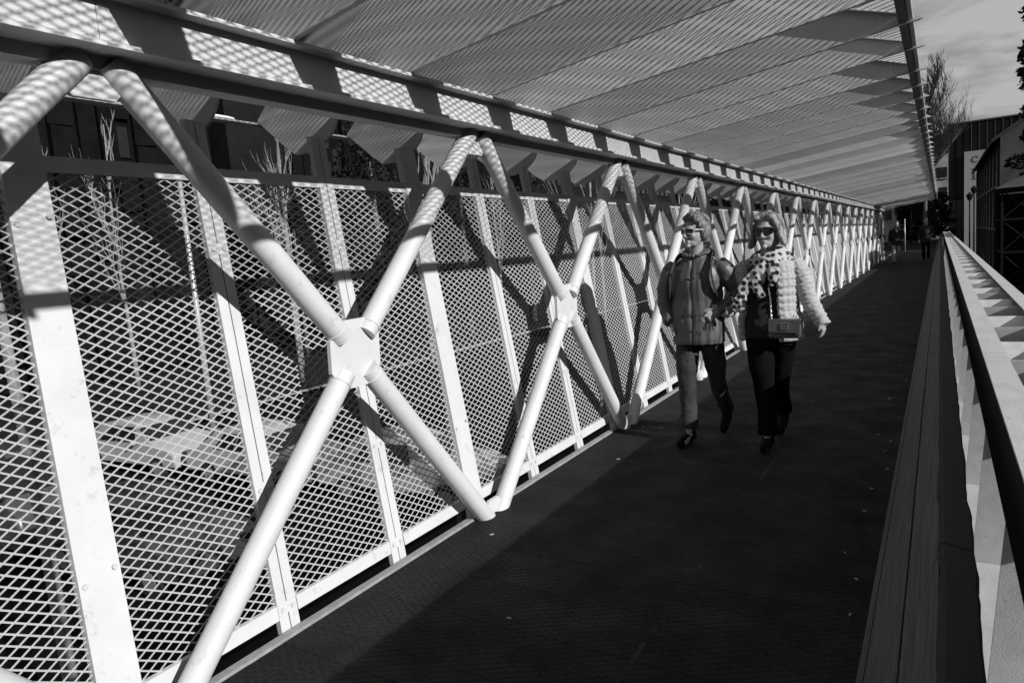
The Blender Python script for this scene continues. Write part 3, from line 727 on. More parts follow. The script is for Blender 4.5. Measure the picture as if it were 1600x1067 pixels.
# C
m = MB(); cx, cz, R1, R2 = 1.0, 11.7, .34, .25; N = 22
for i in range(N):
    a0 = math.radians(48 + i * 264 / N); a1 = math.radians(48 + (i + 1) * 264 / N)
    w0 = .045 + .05 * math.sin((i / N) * math.pi); w1 = .045 + .05 * math.sin(((i + 1) / N) * math.pi)
    m.prism([(cx + R1 * math.cos(a0), cz + R1 * math.sin(a0)), (cx + R1 * math.cos(a1), cz + R1 * math.sin(a1)), (cx + (R1 - w1) * math.cos(a1), cz + (R1 - w1) * math.sin(a1)), (cx + (R1 - w0) * math.cos(a0), cz + (R1 - w0) * math.sin(a0))], -0.03, -0.002, 'y')
m.prism([(cx + .2, cz + .12), (cx + .25, cz + .12), (cx + .25, cz + .34), (cx + .2, cz + .3)], -0.03, -0.003, 'y')
m.build('letter', ink, bn_t)
# L and apostrophe
m = MB(); x0, z0 = .68, 9.55
for p in ([(x0 + .14, z0 + .05), (x0 + .26, z0 + .05), (x0 + .26, z0 + 1.12), (x0 + .14, z0 + 1.12)], [(x0, z0), (x0 + .75, z0), (x0 + .75, z0 + .05), (x0, z0 + .05)], [(x0, z0 + 1.12), (x0 + .42, z0 + 1.12), (x0 + .42, z0 + 1.17), (x0, z0 + 1.17)], [(x0 + .66, z0 + .051), (x0 + .75, z0 + .051), (x0 + .79, z0 + .32), (x0 + .74, z0 + .32)]):
    m.prism(p, -0.03, -0.002, 'y')
m.build('letter', ink, bn_t)
m = MB(); m.prism([(x0 + .92, z0 + .85), (x0 + .98, z0 + .85), (x0 + 1.03, z0 + 1.14), (x0 + .92, z0 + 1.14)], -0.03, -0.002, 'y'); m.build('apostrophe', ink, bn_t)

# two park lamps
for x, y, zt, lb in ((1.44, 48, 3.18, 'shorter black lantern lamp in front of the banner'), (1.66, 48.4, 3.55, 'taller black lantern lamp in front of the banner')):
    t = thing('park_lamp', lb, 'lamp', (x, y, GZ), 'black lantern lamps in front of the banner')
    h = zt - GZ
    m = MB(); m.tube([(0, 0, 0), (0, 0, .5), (0, 0, .55), (0, 0, h - .42)], [.09, .08, .05, .035], 12); m.build('pole', black_m, t, True)
    m = MB(); m.tube([(0, 0, h - .42), (0, 0, h - .36), (0, 0, h - .12)], [.05, .11, .17], 8); m.build('lantern', glass_d, t)
    m = MB(); m.tube([(0, 0, h - .118), (0, 0, h - .02), (0, 0, h + .06)], [.19, .08, .012], 8); m.build('lantern_cap', black_m, t)

# steel frame tower with crossed braces
tw = thing('frame_tower', 'dark steel frame tower with crossed braces and a low pitched roof at the right edge', 'tower', (1.86, 30, GZ))
TW, TD = 3.2, 3.0; lev = [0.6, 1.75, 2.74, 3.99 - .0, 5.14, 6.19]
for x in (0, TW):
    for y in (0, TD):
        m = MB(); m.box(x - .04, x + .04, y - .04, y + .04, 0, 6.2); m.build('column', black_m, tw)
for z in lev:
    for (a, b) in (((0, 0), (TW, 0)), ((0, TD), (TW, TD)), ((0, 0), (0, TD)), ((TW, 0), (TW, TD))):
        m = MB(); m.box(min(a[0], b[0]) + (.041 if a[0] != b[0] else -.035), max(a[0], b[0]) - (.041 if a[0] != b[0] else -.035), min(a[1], b[1]) + (.041 if a[1] != b[1] else -.035), max(a[1], b[1]) - (.041 if a[1] != b[1] else -.035), z - .04, z + .04); m.build('beam', black_m, tw)
NX = 3; bw_ = TW / NX
for z0_, z1_ in zip(lev, lev[1:]):
    for k in range(NX):
        for (a, b) in ((0, 1), (1, 0)):
            m = MB(); m.tube([(bw_ * (k + a), -.0 + .02 * a, z0_ + .04), (bw_ * (k + b), .02 * a, z1_ - .04)], .024, 6); m.build('brace', black_m, tw)
    m = MB(); m.box(0.45, 1.3, TD + .05, TD + .08, z0_ + .15, z0_ + .75); m.build('sunlit_panel', stone_l, tw)
m = MB(); m.box(.05, TW - .05, TD - .02, TD + .02, 0.1, 6.1); m.build('back_panel', clad, tw)
m = MB(); m.add([(-.25, -.25, 6.24), (TW + .25, -.25, 6.24), (TW + .25, TD + .25, 6.24), (-.25, TD + .25, 6.24), (TW / 2, TD / 2, 7.1)], [(0, 3, 2, 1), (0, 1, 4), (1, 2, 4), (2, 3, 4), (3, 0, 4)]); m.build('roof', roof_m, tw)

# trees on the right
G5 = 'dark evergreens beyond the right edge of the parapet'
evergreen('tall dark evergreen cut by the right edge of the picture', 3.75, 34, GZ, 13.5, 1.5, 11, G5, n=9000, size=0.13, conic=0.35)
evergreen('dark evergreen behind the frame tower, lower than the tall one', 5.0, 38.5, GZ, 11.8, 2.2, 12, G5, n=9000, size=0.13, conic=0.35)
evergreen('broad dark evergreen outside the right edge shading the far end of the bridge', 7.6, 33, GZ, 15.5, 2.8, 13, G5, n=14000, size=0.2, conic=0.3)
evergreen('broad dark evergreen last of the evergreens along the right bank', 7.4, 40.5, GZ, 15.5, 3.0, 14, G5, n=14000, size=0.2, conic=0.3)
tube_tree('bare_tree', 'large bare tree fanning its branches above the canopy edge', -0.7, 49, 13.9, 52, bark_d, r=0.16, spread=0.48, levels=4, first=0.55, nb=11, z0=GZ, up=0.2)

# far end of the walkway
def far_block(name, label, x0, x1, y, z1, m_, wins, depth=10, cat='building'):
    t = thing(name, label, cat, (x0, y, GZ))
    H = z1 - GZ; m = MB(); m.box(0, x1 - x0, 0, depth, 0, H); m.build('wall', m_, t)
    m = MB(); m.box(-.15, x1 - x0 + .15, -.2, depth + .2, H, H + .3); m.build('roof', roof_m, t)
    for (wx, wz) in wins:
        m = MB(); m.box(wx, wx + .75, -.02, -.002, wz - GZ, wz - GZ + 1.1); wo = m.build('window', glass_d, t)
        m = MB(); m.box(wx - .06, wx + .81, -.1, -.003, wz - GZ - .12, wz - GZ - .01); m.build('sill', stone_l, wo)
    return t
far_block('stone_house', 'sunlit stone house with small windows between the canopy tip and the modern building', -1.0, 0.75, 88, 9.0, stone_l, [(0.9, 4.3), (0.9, 6.4), (0.15, 6.4), (0.9, 2.3)])
far_block('roofed_block', 'dark block with a pale eaves line rising behind the sunlit stone house', -9, 2, 112, 13.2, roof_m, [(8.2, 8.5), (9.6, 8.5)])
m = MB(); m.box(-1.3, 1.1, 111.5, 111.7, 10.2, 10.35); tag(m.build('gutter', stone_l), 'pale gutter line across the dark block behind the stone house', 'gutter')
far_block('stair_house', 'pale wall with open stairs seen past the end of the truss', -5.6, -3.4, 90, 4.6, stone_l, [(0.2, 2.4), (1.2, 2.9)])
far_block('dark_shopfront', 'dark shopfronts facing the end of the walkway', -30, -5.8, 90, 11, clad, [(2 + 2.2 * i, z) for i in range(10) for z in (1, 4, 7)])
far_block('garden_wall_house', 'low dark house directly behind the end of the walkway', -3.2, -1.2, 92, 4.0, clad, [(0.4, 1.6), (1.2, 1.6)])
G6 = 'dark trees at the end of the walkway'
evergreen('dark tree left of the far end of the walkway', -5.2, 66, -0.2, 4.4, 1.2, 31, G6, n=3000)
evergreen('dark tree in the middle behind the walking people', -2.2, 70, -0.2, 4.9, 1.3, 32, G6, n=3000)
evergreen('dark tree right behind the far end of the parapet', 0.0, 68, -0.2, 4.2, 1.1, 33, G6, n=3000)
evergreen('dark tree between the stone house and the end of the walkway', -0.9, 76, -0.2, 5.2, 1.2, 34, G6, n=3000)
m = MB(); m.tube([(0, 0, 0), (0, 0, 2.1)], .035, 8); o = m.build('post', galv, None, True, (-1.9, 50.5, -.04)); tag(o, 'thin pale post between the two people at the far end of the walkway', 'post')
# ---- PEOPLE
# ------------------------------------------------------------------ people
skin = mat('skin', 0.32, 0.55, 0.06, 12, 0.05, 60)
skin_d = mat('skin_shaded_face', 0.3, 0.55, 0.06, 12)
hair_m = mat('fair_hair', 0.16, 0.5, 0.5, 60, 0.6, 120, stretch=(1, 1, 0.25))
hair2_m = mat('ash_hair', 0.24, 0.45, 0.4, 60, 0.6, 120, stretch=(1, 1, 0.2))
jacket_m = mat('rain_jacket', 0.085, 0.5, 0.12, 5, 0.15, 30)
jeans_m = mat('worn_jeans', 0.028, 0.85, 0.55, 6, 0.3, 90)
trouser_m = mat('black_trousers', 0.005, 0.95, 0.2, 6, 0.2, 60, spec=0.05)
knit_m = mat('black_knit', 0.012, 0.95, 0.3, 12)
puff_m = mat('pale_quilted_jacket', 0.38, 0.75, 0.06, 10, 0.1, 40)
shoe_m = mat('black_shoe', 0.008, 0.8, 0.2, 12, spec=0.1)
strap_m = mat('black_strap', 0.015, 0.7, 0.2, 12)
bag_m = mat('grey_bag_leather', 0.09, 0.35, 0.12, 12)
wframe = mat('white_glasses_frame', 0.7, 0.3, 0.03, 12)
bframe = mat('black_glasses_frame', 0.012, 0.2, 0.03, 12)
coat_m = mat('dark_coat', 0.02, 0.85, 0.3, 6)
pale_tr = mat('pale_trousers', 0.4, 0.8, 0.15, 6)
whitehair = mat('white_hair', 0.6, 0.7, 0.1, 30)
# scarf: pale cloth with dark animal spots (flat print)
scarf_m = mat('spotted_scarf', 0.55, 0.8, 0.06, 10, 0.15, 60)
t_ = scarf_m.node_tree; b_ = t_.nodes['Principled BSDF']; vo = nn(t_, 'ShaderNodeTexVoronoi'); vo.inputs['Scale'].default_value = 24; vo.inputs['Randomness'].default_value = 0.55
co_ = nn(t_, 'ShaderNodeTexCoord'); t_.links.new(co_.outputs['Object'], vo.inputs['Vector'])
mr_ = nn(t_, 'ShaderNodeMapRange'); mr_.inputs['From Min'].default_value = 0.40; mr_.inputs['From Max'].default_value = 0.46; mr_.inputs['To Min'].default_value = 0.012; mr_.inputs['To Max'].default_value = 0.45
t_.links.new(vo.outputs['Distance'], mr_.inputs['Value']); t_.links.new(mr_.outputs[0], b_.inputs['Base Color'])
# knit: fine vertical ribs
t_ = knit_m.node_tree; wv = nn(t_, 'ShaderNodeTexWave'); wv.bands_direction = 'X'; wv.inputs['Scale'].default_value = 30
co_ = nn(t_, 'ShaderNodeTexCoord'); t_.links.new(co_.outputs['Object'], wv.inputs['Vector']); bp_ = nn(t_, 'ShaderNodeBump'); bp_.inputs['Strength'].default_value = 0.8; bp_.inputs['Distance'].default_value = 0.01
t_.links.new(wv.outputs['Fac'], bp_.inputs['Height']); t_.links.new(bp_.outputs[0], t_.nodes['Principled BSDF'].inputs['Normal'])

def smoothpath(pts, rad, sub=5):
    """Catmull-Rom through joints, radii interpolated"""
    P = [Vector(p) for p in pts]; R = [(r if hasattr(r, '__len__') else (r, r)) for r in rad]; op = []; orr = []
    for i in range(len(P) - 1):
        p0, p1, p2, p3 = P[max(i - 1, 0)], P[i], P[i + 1], P[min(i + 2, len(P) - 1)]
        for k in range(sub):
            t = k / sub; t2, t3 = t * t, t * t * t
            op.append(0.5 * ((2 * p1) + (p2 - p0) * t + (2 * p0 - 5 * p1 + 4 * p2 - p3) * t2 + (3 * p1 - p0 - 3 * p2 + p3) * t3))
            u = t * t * (3 - 2 * t); orr.append((R[i][0] + (R[i + 1][0] - R[i][0]) * u, R[i][1] + (R[i + 1][1] - R[i][1]) * u))
    op.append(P[-1]); orr.append(R[-1]); return op, orr
def loft(m, rings, n=24):
    """rings: (cx, cy, z, rx, ry[, power]) horizontal super-ellipses"""
    vs_ = []; 
    for r_ in rings:
        cx_, cy_, z_, rx, ry = r_[:5]; pw_ = r_[5] if len(r_) > 5 else 2.0
        for k in range(n):
            a = 2 * math.pi * k / n; c_, s_ = math.cos(a), math.sin(a)
            vs_.append((cx_ + rx * abs(c_) ** (2 / pw_) * (1 if c_ >= 0 else -1), cy_ + ry * abs(s_) ** (2 / pw_) * (1 if s_ >= 0 else -1), z_))
    fs_ = [(i * n + k, i * n + (k + 1) % n, (i + 1) * n + (k + 1) % n, (i + 1) * n + k) for i in range(len(rings) - 1) for k in range(n)]
    fs_ += [tuple(range(n))[::-1], tuple((len(rings) - 1) * n + k for k in range(n))]
    m.add(vs_, fs_)
def remesh(mbs, name, mt, voxel, smooth=4, disp=None, parent=None, factor=0.5):
    o = bpy.data.objects.new('tmp', mbs.mesh('tmp', None)); COL.objects.link(o)
    a = o.modifiers.new('r', 'REMESH'); a.mode = 'VOXEL'; a.voxel_size = voxel
    if smooth: b = o.modifiers.new('s', 'SMOOTH'); b.iterations = smooth; b.factor = factor
    dg = bpy.context.evaluated_depsgraph_get(); dg.update()
    me = bpy.data.meshes.new_from_object(o.evaluated_get(dg)); bpy.data.objects.remove(o)
    me.name = name
    if disp:
        co = [v.co.copy() for v in me.vertices]; no = [v.normal.copy() for v in me.vertices]
        for v, c_, n_ in zip(me.vertices, co, no): v.co = c_ + n_ * disp(c_, n_)
    me.materials.clear(); me.materials.append(mt); me.polygons.foreach_set('use_smooth', [True] * len(me.polygons)); me.update()
    return put(me, name, parent)
def hand(m, w, d, side, curl=0.6, s=1.0, thumbdir=None):
    """w wrist, d direction of the hand, side: unit vector across the palm towards the thumb"""
    w = Vector(w); d = Vector(d).normalized(); sd_ = Vector(side).normalized(); n_ = d.cross(sd_).normalized()
    p, q = smoothpath([w - d * .02 * s, w + d * .03 * s, w + d * .085 * s], [(.026 * s, .019 * s), (.036 * s, .018 * s), (.038 * s, .014 * s)], 3)
    # palm as an ellipsoid chain across
    for k in range(4):
        o_ = sd_ * (0.03 - 0.02 * k) * s
        m.tube([w + o_ * .6, w + d * .05 * s + o_, w + d * .09 * s + o_], [.014 * s, .015 * s, .012 * s], 8)
        ln = (.068, .078, .072, .056)[k] * s; b = w + d * .088 * s + o_; dd = d.copy(); pts = [b - d * .01]; 
        for j in range(3):
            dd = (dd + n_ * curl * .55).normalized(); b = b + dd * ln * (.45, .32, .23)[j]; pts.append(b.copy())
        m.tube(pts, [.0105 * s, .0095 * s, .0085 * s, .007 * s], 8)
    b = w + sd_ * .028 * s + d * .02 * s
    m.tube([b, b + (sd_ * .7 + d * .6) * .035 * s + n_ * .01, b + (sd_ * .5 + d) * .06 * s + n_ * .022 * s], [.013 * s, .0115 * s, .009 * s], 8)
def head(m, c, yaw, tilt=0.0, s=1.0):
    """adds a head with face, c = centre of the skull, facing -Y turned by yaw (radians, + = towards -X)"""
    M = Matrix.Rotation(-yaw, 3, 'Z') @ Matrix.Rotation(tilt, 3, 'Y'); C = Vector(c)
    def B(p, r_, n=14, k=10): 
        q = M @ (Vector(p) * s) + C; m.ball(q, tuple(a * s for a in r_), n, k, M)
    B((0, .012, .03), (.076, .094, .085)); B((0, -.005, -.03), (.066, .076, .085)); B((0, -.028, -.082), (.046, .05, .038))   # skull, face, jaw
    B((0, -.078, -.108), (.022, .018, .016))                                       # chin
    B((.034, -.066, -.03), (.026, .022, .026)); B((-.034, -.066, -.03), (.026, .022, .026))   # cheeks
    B((0, -.082, .03), (.05, .014, .012))                                           # brow
    m.tube([M @ (Vector(p) * s) + C for p in ((0, -.082, .012), (0, -.1, -.012), (0, -.113, -.034), (0, -.098, -.045))], [.009 * s, .011 * s, .015 * s, .010 * s], 10)  # nose
    B((.013, -.094, -.039), (.009, .01, .008), 8, 6); B((-.013, -.094, -.039), (.009, .01, .008), 8, 6)
    B((0, -.086, -.066), (.024, .011, .0065), 10, 6); B((0, -.084, -.08), (.021, .011, .0075), 10, 6)   # lips
    for sx in (1, -1):
        B((sx * .078, .01, -.012), (.009, .02, .032), 8, 8)                         # ears
        B((sx * .031, -.078, .008), (.013, .011, .009), 10, 8)                       # eyes
    return M, C
def glasses(parent, M, C, s, frame, lens, wide=False, drop=0.0):
    t = bpy.data.objects.new('sunglasses', None)
    m = MB(); h = .021 if not wide else .024; w = .031 if not wide else .034
    def P(p): return M @ (Vector(p) * s) + C
    lens_mb = MB()
    for sx in (1, -1):
        cx_ = sx * (.034 if not wide else .036); n = 20; outl = []
        for k in range(n):
            a = 2 * math.pi * k / n; c_, s_ = math.cos(a), math.sin(a)
            x_ = cx_ + w * abs(c_) ** .6 * (1 if c_ > 0 else -1); z_ = .006 + drop + h * abs(s_) ** .7 * (1 if s_ > 0 else -1) - (.003 if c_ * sx > 0 else 0)
            y_ = -.104 + .9 * (abs(x_)) ** 2 * 7
            outl.append((x_, y_, z_))
        ctr = (cx_, -.106 + .9 * cx_ * cx_ * 7 - .003, .006 + drop)
        m.tube([P(p) for p in outl + [outl[0]]], (.0042 if wide else .0036) * s, 6, cap=False)
        o_ = len(lens_mb.v); ring = [P((p[0], p[1] - .001, p[2])) for p in outl]; lens_mb.add(ring + [P(ctr)], [(k, (k + 1) % n, n) for k in range(n)])
        # arm
        ar = [P((sx * (.036 + w - .002), -.088, .014 + drop)), P((sx * .079, -.07, .014 + drop)), P((sx * .083, .0, .01 + drop)), P((sx * .08, .02, -.002 + drop))]
        m.tube(ar, [(.004 * s, .007 * s)] * 4 if not wide else [(.004 * s, .009 * s)] * 4, 6)
    m.tube([P((-.008, -.104, .014 + drop)), P((0, -.108, .016 + drop)), P((.008, -.104, .014 + drop))], .0036 * s, 6)
    g_ = m.build('sunglasses', frame, parent, True); lens_mb.build('lens', bframe, g_, True)
    return g_
def hair(parent, M, C, s, kind, mt):
    rnd = random.Random(11 if kind == 'short' else 12); m = MB()
    def P(p): return M @ (Vector(p) * s) + C
    def B(p, r_): m.ball(P(p), tuple(a * s for a in r_), 14, 10, M)
    if kind == 'short':
        B((0, .03, .062), (.086, .09, .072)); B((0, .06, .0), (.08, .07, .09)); B((.035, -.035, .108), (.055, .05, .024)); B((-.04, -.02, .1), (.048, .055, .03)); B((.065, -.03, .085), (.026, .045, .026)); B((-.01, .0, .125), (.06, .06, .022))
        B((.074, .03, -.005), (.026, .045, .06)); B((-.074, .04, 0), (.022, .045, .05)); B((0, .075, -.05), (.06, .045, .05)); B((.078, -.0, .045), (.02, .04, .035)); B((-.076, -.0, .05), (.018, .04, .03))
        vox = .006
    elif kind == 'bob':
        B((0, .03, .058), (.09, .094, .076)); B((0, .06, -.01), (.09, .07, .1))
        for sx in (1, -1):
            B((sx * .082, .0, .045), (.024, .055, .05)); B((sx * .096, .008, -.02), (.022, .05, .06)); B((sx * .112, .004, -.068), (.024, .046, .04)); B((sx * .122, -.004, -.094), (.018, .034, .02))
            B((sx * .05, -.035, .1), (.036, .045, .026)); B((sx * .074, -.035, .068), (.018, .035, .03))
        B((0, .07, -.06), (.085, .05, .055)); vox = .006
    else:
        B((0, .03, .04), (.083, .093, .078)); B((0, .06, 0), (.078, .06, .07)); vox = .012
    Mi = M.inverted()
    def disp(c_, n_):
        q = Mi @ (c_ - C)
        a_ = math.atan2(q.x, q.y + .02)
        k_ = 0.4 if kind == 'bob' else 1.0
        return k_ * .008 * noise.noise(Vector((a_ * 9 + q.z * 14, q.z * 8, q.y * 10))) + k_ * .006 * noise.noise(Vector((a_ * 26 + q.z * (6 if kind == 'bob' else 20), q.z * 5, 3)))
    h_ = remesh(m, 'hair', mt, vox * s, 2, disp, parent)
    # loose locks following the scalp
    m = MB()
    for k in range(150 if kind != 'old' else 0):
        a_ = rnd.uniform(0, 6.28); part = .02 if kind == 'bob' else -.02
        p = Vector((part + rnd.uniform(-.02, .02), rnd.uniform(-.05, .05), .132)); pts = []
        ln = rnd.uniform(.5, 1.0); steps = 7; 
        for j in range(steps):
            f = j / (steps - 1) * ln
            if kind == 'bob':
                th = f * 1.9; rx = .098 + .018 * f; x_ = math.sin(a_) * math.sin(min(th, 1.6)) * rx; y_ = -math.cos(a_) * math.sin(min(th, 1.6)) * .106 + .018; z_ = .05 + .09 * math.cos(th) - max(0, th - 1.5) * .1
                if math.cos(a_) > .55: th *= .55; x_ = math.sin(a_) * math.sin(th) * .1 * 1.4; y_ = -math.cos(a_) * math.sin(th) * .1 + .018; z_ = .05 + .09 * math.cos(th)
            else:
                th = f * 1.5; swirl = a_ + f * .7; x_ = math.sin(swirl) * math.sin(th) * .093; y_ = -math.cos(swirl) * math.sin(th) * .104 + .022; z_ = .052 + .087 * math.cos(th)
                if math.cos(a_) > .3: x_ *= 1.0; z_ = max(z_, .07)
            pts.append(P((x_ * 1.03, y_ * 1.02, z_ + .002)))
        m.tube(pts, [.0055 * s * (1 - .6 * j / (steps - 1)) for j in range(steps)], 4, cap=False)
    if m.v: m.build('hair_locks', mt, h_, True)
    return h_
def wrinkle(amp, f, k=1.0, seed=0.0):
    def d(c_, n_):
        return amp * (noise.noise(Vector((c_.x * f, c_.y * f, c_.z * f * .45 + seed))) + .5 * noise.noise(Vector((c_.x * f * 2.3 + 5, c_.y * f * 2.3, c_.z * f * 1.4 + seed))))
    return d
def shoe(m, a, toe, h=.1, s=1.0):
    a = Vector(a); toe = Vector(toe); d = (toe - a)
    p, q = smoothpath([a - d * .18 + Vector((0, 0, .045)), a + d * .2 + Vector((0, 0, .045)), a + d * .65 + Vector((0, 0, .036)), a + d + Vector((0, 0, .03))], [(.036, .042), (.042, .044), (.046, .034), (.03, .024)], 4)
    m.tube(p, q, 14); m.tube([a + Vector((0, 0, .03)), a + Vector((0, 0, h + .02))], [.042, .044], 14)

def person_a():
    """in the grey rain jacket, arm in arm, face turned to the left"""
    P0 = Vector((-1.65, 5.42, 0))
    t = thing('person', 'walking person in grey hooded rain jacket, worn jeans and white framed sunglasses', 'person', P0)
    # ---- body: one continuous mesh
    m = MB(); M, C = head(m, (0.012, -.02, 1.69), 0.5, 0.04, 1.04)
    m.tube([(0.01, .005, 1.64), (0.0, .02, 1.52), (0, .02, 1.44)], [.055, .056, .075], 16)
    loft(m, [(0, .0, .82, .16, .11), (0, 0, .95, .165, .115), (0, 0, 1.12, .14, .1), (0, 0, 1.3, .165, .11), (0, .01, 1.42, .16, .09), (0, .01, 1.48, .08, .06)])
    for pts, rr in (([(-.17, .01, 1.42), (-.26, .0, 1.17), (-.2, -.06, .95)], [.05, .042, .032]), ([(.17, .01, 1.42), (.29, .03, 1.19), (.155, -.1, 1.04)], [.05, .042, .03])):
        p, q = smoothpath(pts, rr); m.tube(p, q, 12)
    for pts, rr in (([(-.085, 0, .88), (-.09, -.09, .47), (-.075, -.12, .09)], [.06, .042, .034]), ([(.085, 0, .88), (.1, .11, .48), (.105, .36, .14)], [.06, .042, .034])):
        p, q = smoothpath(pts, rr); m.tube(p, q, 12)
    m.tube([(-.075, -.12, .06), (-.085, -.28, .03)], [.035, .03], 10); m.tube([(.105, .36, .12), (.11, .27, .035)], [.035, .03], 10)
    hand(m, (.165, -.1, 1.05), (-.55, -.35, -.45), (-.3, -.3, .9), .9, 1.0); hand(m, (-.2, -.06, .95), (.3, -.1, -.9), (.5, -.8, 0), .5, 1.0)
    remesh(m, 'body', skin, .0065, 2, None, t)
    hair(t, M, C, 1.04, 'short', hair_m)
    glasses(t, M, C, 1.04, wframe, bframe)
    # ---- jacket: torso, sleeves and collar in one cloth
    m = MB()
    loft(m, [(.0, -.005, .80, .198, .15, 2.5), (.0, -.005, .84, .205, .155, 2.5), (.0, 0, 1.0, .2, .15, 2.4), (0, 0, 1.15, .192, .145, 2.4), (0, .0, 1.3, .205, .145, 2.4), (0, .01, 1.40, .2, .125, 2.3), (0, .015, 1.455, .155, .1, 2.1), (0, .015, 1.49, .1, .09)], 32)
    p, q = smoothpath([(-.165, .01, 1.425), (-.22, .01, 1.35), (-.272, .02, 1.18), (-.25, -.02, 1.07), (-.2, -.1, .98)], [.07, .078, .068, .062, .052]); m.tube(p, q, 18)
    p, q = smoothpath([(.165, .01, 1.425), (.225, .01, 1.36), (.3, .04, 1.2), (.27, -.02, 1.11), (.185, -.095, 1.065)], [.072, .08, .07, .06, .046]); m.tube(p, q, 18)
    # hood lying behind the neck and high collar
    m.tube([(-.11, .05, 1.50), (-.06, .12, 1.52), (.06, .12, 1.52), (.115, .04, 1.51)], [.035, .05, .052, .036], 12)
    for k in range(14):
        a = 2 * math.pi * k / 14; b = 2 * math.pi * (k + 1) / 14; f = lambda a: Vector((.083 * math.cos(a), .012 + .088 * math.sin(a), 1.525 + .028 * math.sin(a)))
        m.tube([f(a), f(b)], [(.018, .04)] * 2, 8)
    def dj(c_, n_):
        w_ = .007 * noise.noise(Vector((c_.x * 6 + 5 * c_.z, c_.y * 7, c_.z * 5))) + .006 * noise.noise(Vector((c_.x * 14 - 9 * c_.z, c_.y * 9, c_.z * 9))) + .006 * noise.noise(Vector((c_.x * 26, c_.y * 22, c_.z * 7)))
        if abs(c_.x) > .2: w_ += .007 * math.sin(c_.z * 60 + c_.x * 40) * noise.noise(Vector((c_.x * 8, c_.y * 8, c_.z * 8)))
        w_ += -.010 * math.exp(-((c_.x + .005) / .008) ** 2) * (1 if n_.y < -.3 else 0)              # zip line
        w_ += .002 * math.exp(-((abs(c_.x + .005) - .028) / .012) ** 2) * (1 if n_.y < -.3 else 0)
        w_ += -.012 * math.exp(-((c_.z - 1.02) / .014) ** 2) * max(0, noise.noise(Vector((c_.x * 20, 0, 1))) + .4)
        return w_
    j_ = remesh(m, 'jacket', jacket_m, .0065, 3, dj, t)
    m = MB()
    for sx, z in ((.075, 1.365), (-.09, 1.385)):
        m.box(sx - .03, sx + .03, -.165, -.152, z - .004, z + .004)
    m.build('pocket_flap', strap_m, j_)
    for sx in (-1, 1):
        m = MB(); p, q = smoothpath([(sx * .12, .1, 1.5), (sx * .135, 0, 1.5), (sx * .15, -.11, 1.42), (sx * .168, -.142, 1.3), (sx * .19, -.09, 1.16)], [(.022, .007)] * 5); m.tube(p, q, 8); m.build('rucksack_strap', strap_m, t, True)
    # jeans
    m = MB()
    loft(m, [(0, 0, .80, .165, .12, 2.3), (0, 0, .9, .17, .125, 2.3), (0, 0, .96, .165, .12)], 24)
    p, q = smoothpath([(-.085, 0, .86), (-.09, -.06, .66), (-.088, -.09, .47), (-.08, -.1, .28), (-.075, -.115, .12)], [.098, .09, .07, .066, .068]); m.tube(p, q, 20)
    p, q = smoothpath([(.085, 0, .86), (.095, .07, .66), (.1, .11, .48), (.103, .22, .32), (.105, .35, .19)], [.098, .09, .07, .064, .066]); m.tube(p, q, 20)
    remesh(m, 'jeans', jeans_m, .008, 3, lambda c_, n_: .008 * noise.noise(Vector((c_.x * 12, c_.y * 9, c_.z * 14))) + .004 * noise.noise(Vector((c_.x * 30, c_.y * 20, c_.z * 34))), t)
    for nm_, a, b in (('shoe', (-.078, -.1, 0), (-.1, -.33, 0)), ('shoe', (.105, .33, .07), (.115, .16, -.0))):
        m = MB(); shoe(m, a, b, .11); remesh(m, nm_, shoe_m, .008, 3, None, t)
    # gloves and ribbon like cords held in the hand
    m = MB(); rn_ = random.Random(3)
    for k in range(4):
        p = Vector((.125 + rn_.uniform(-.015, .015), -.205, 1.03)); q = [p]
        for j in range(4): p = p + Vector((rn_.uniform(-.03, .03), rn_.uniform(-.01, .01), -.028)); q.append(p)
        m.tube(q, [(.012, .003)] * 5, 6)
    tg = remesh(m, 'gloves', strap_m, .006, 1, None, None); tg.location = P0
    tag(tg, 'dark crumpled gloves held in the hand of the person in the rain jacket', 'gloves')
    return t

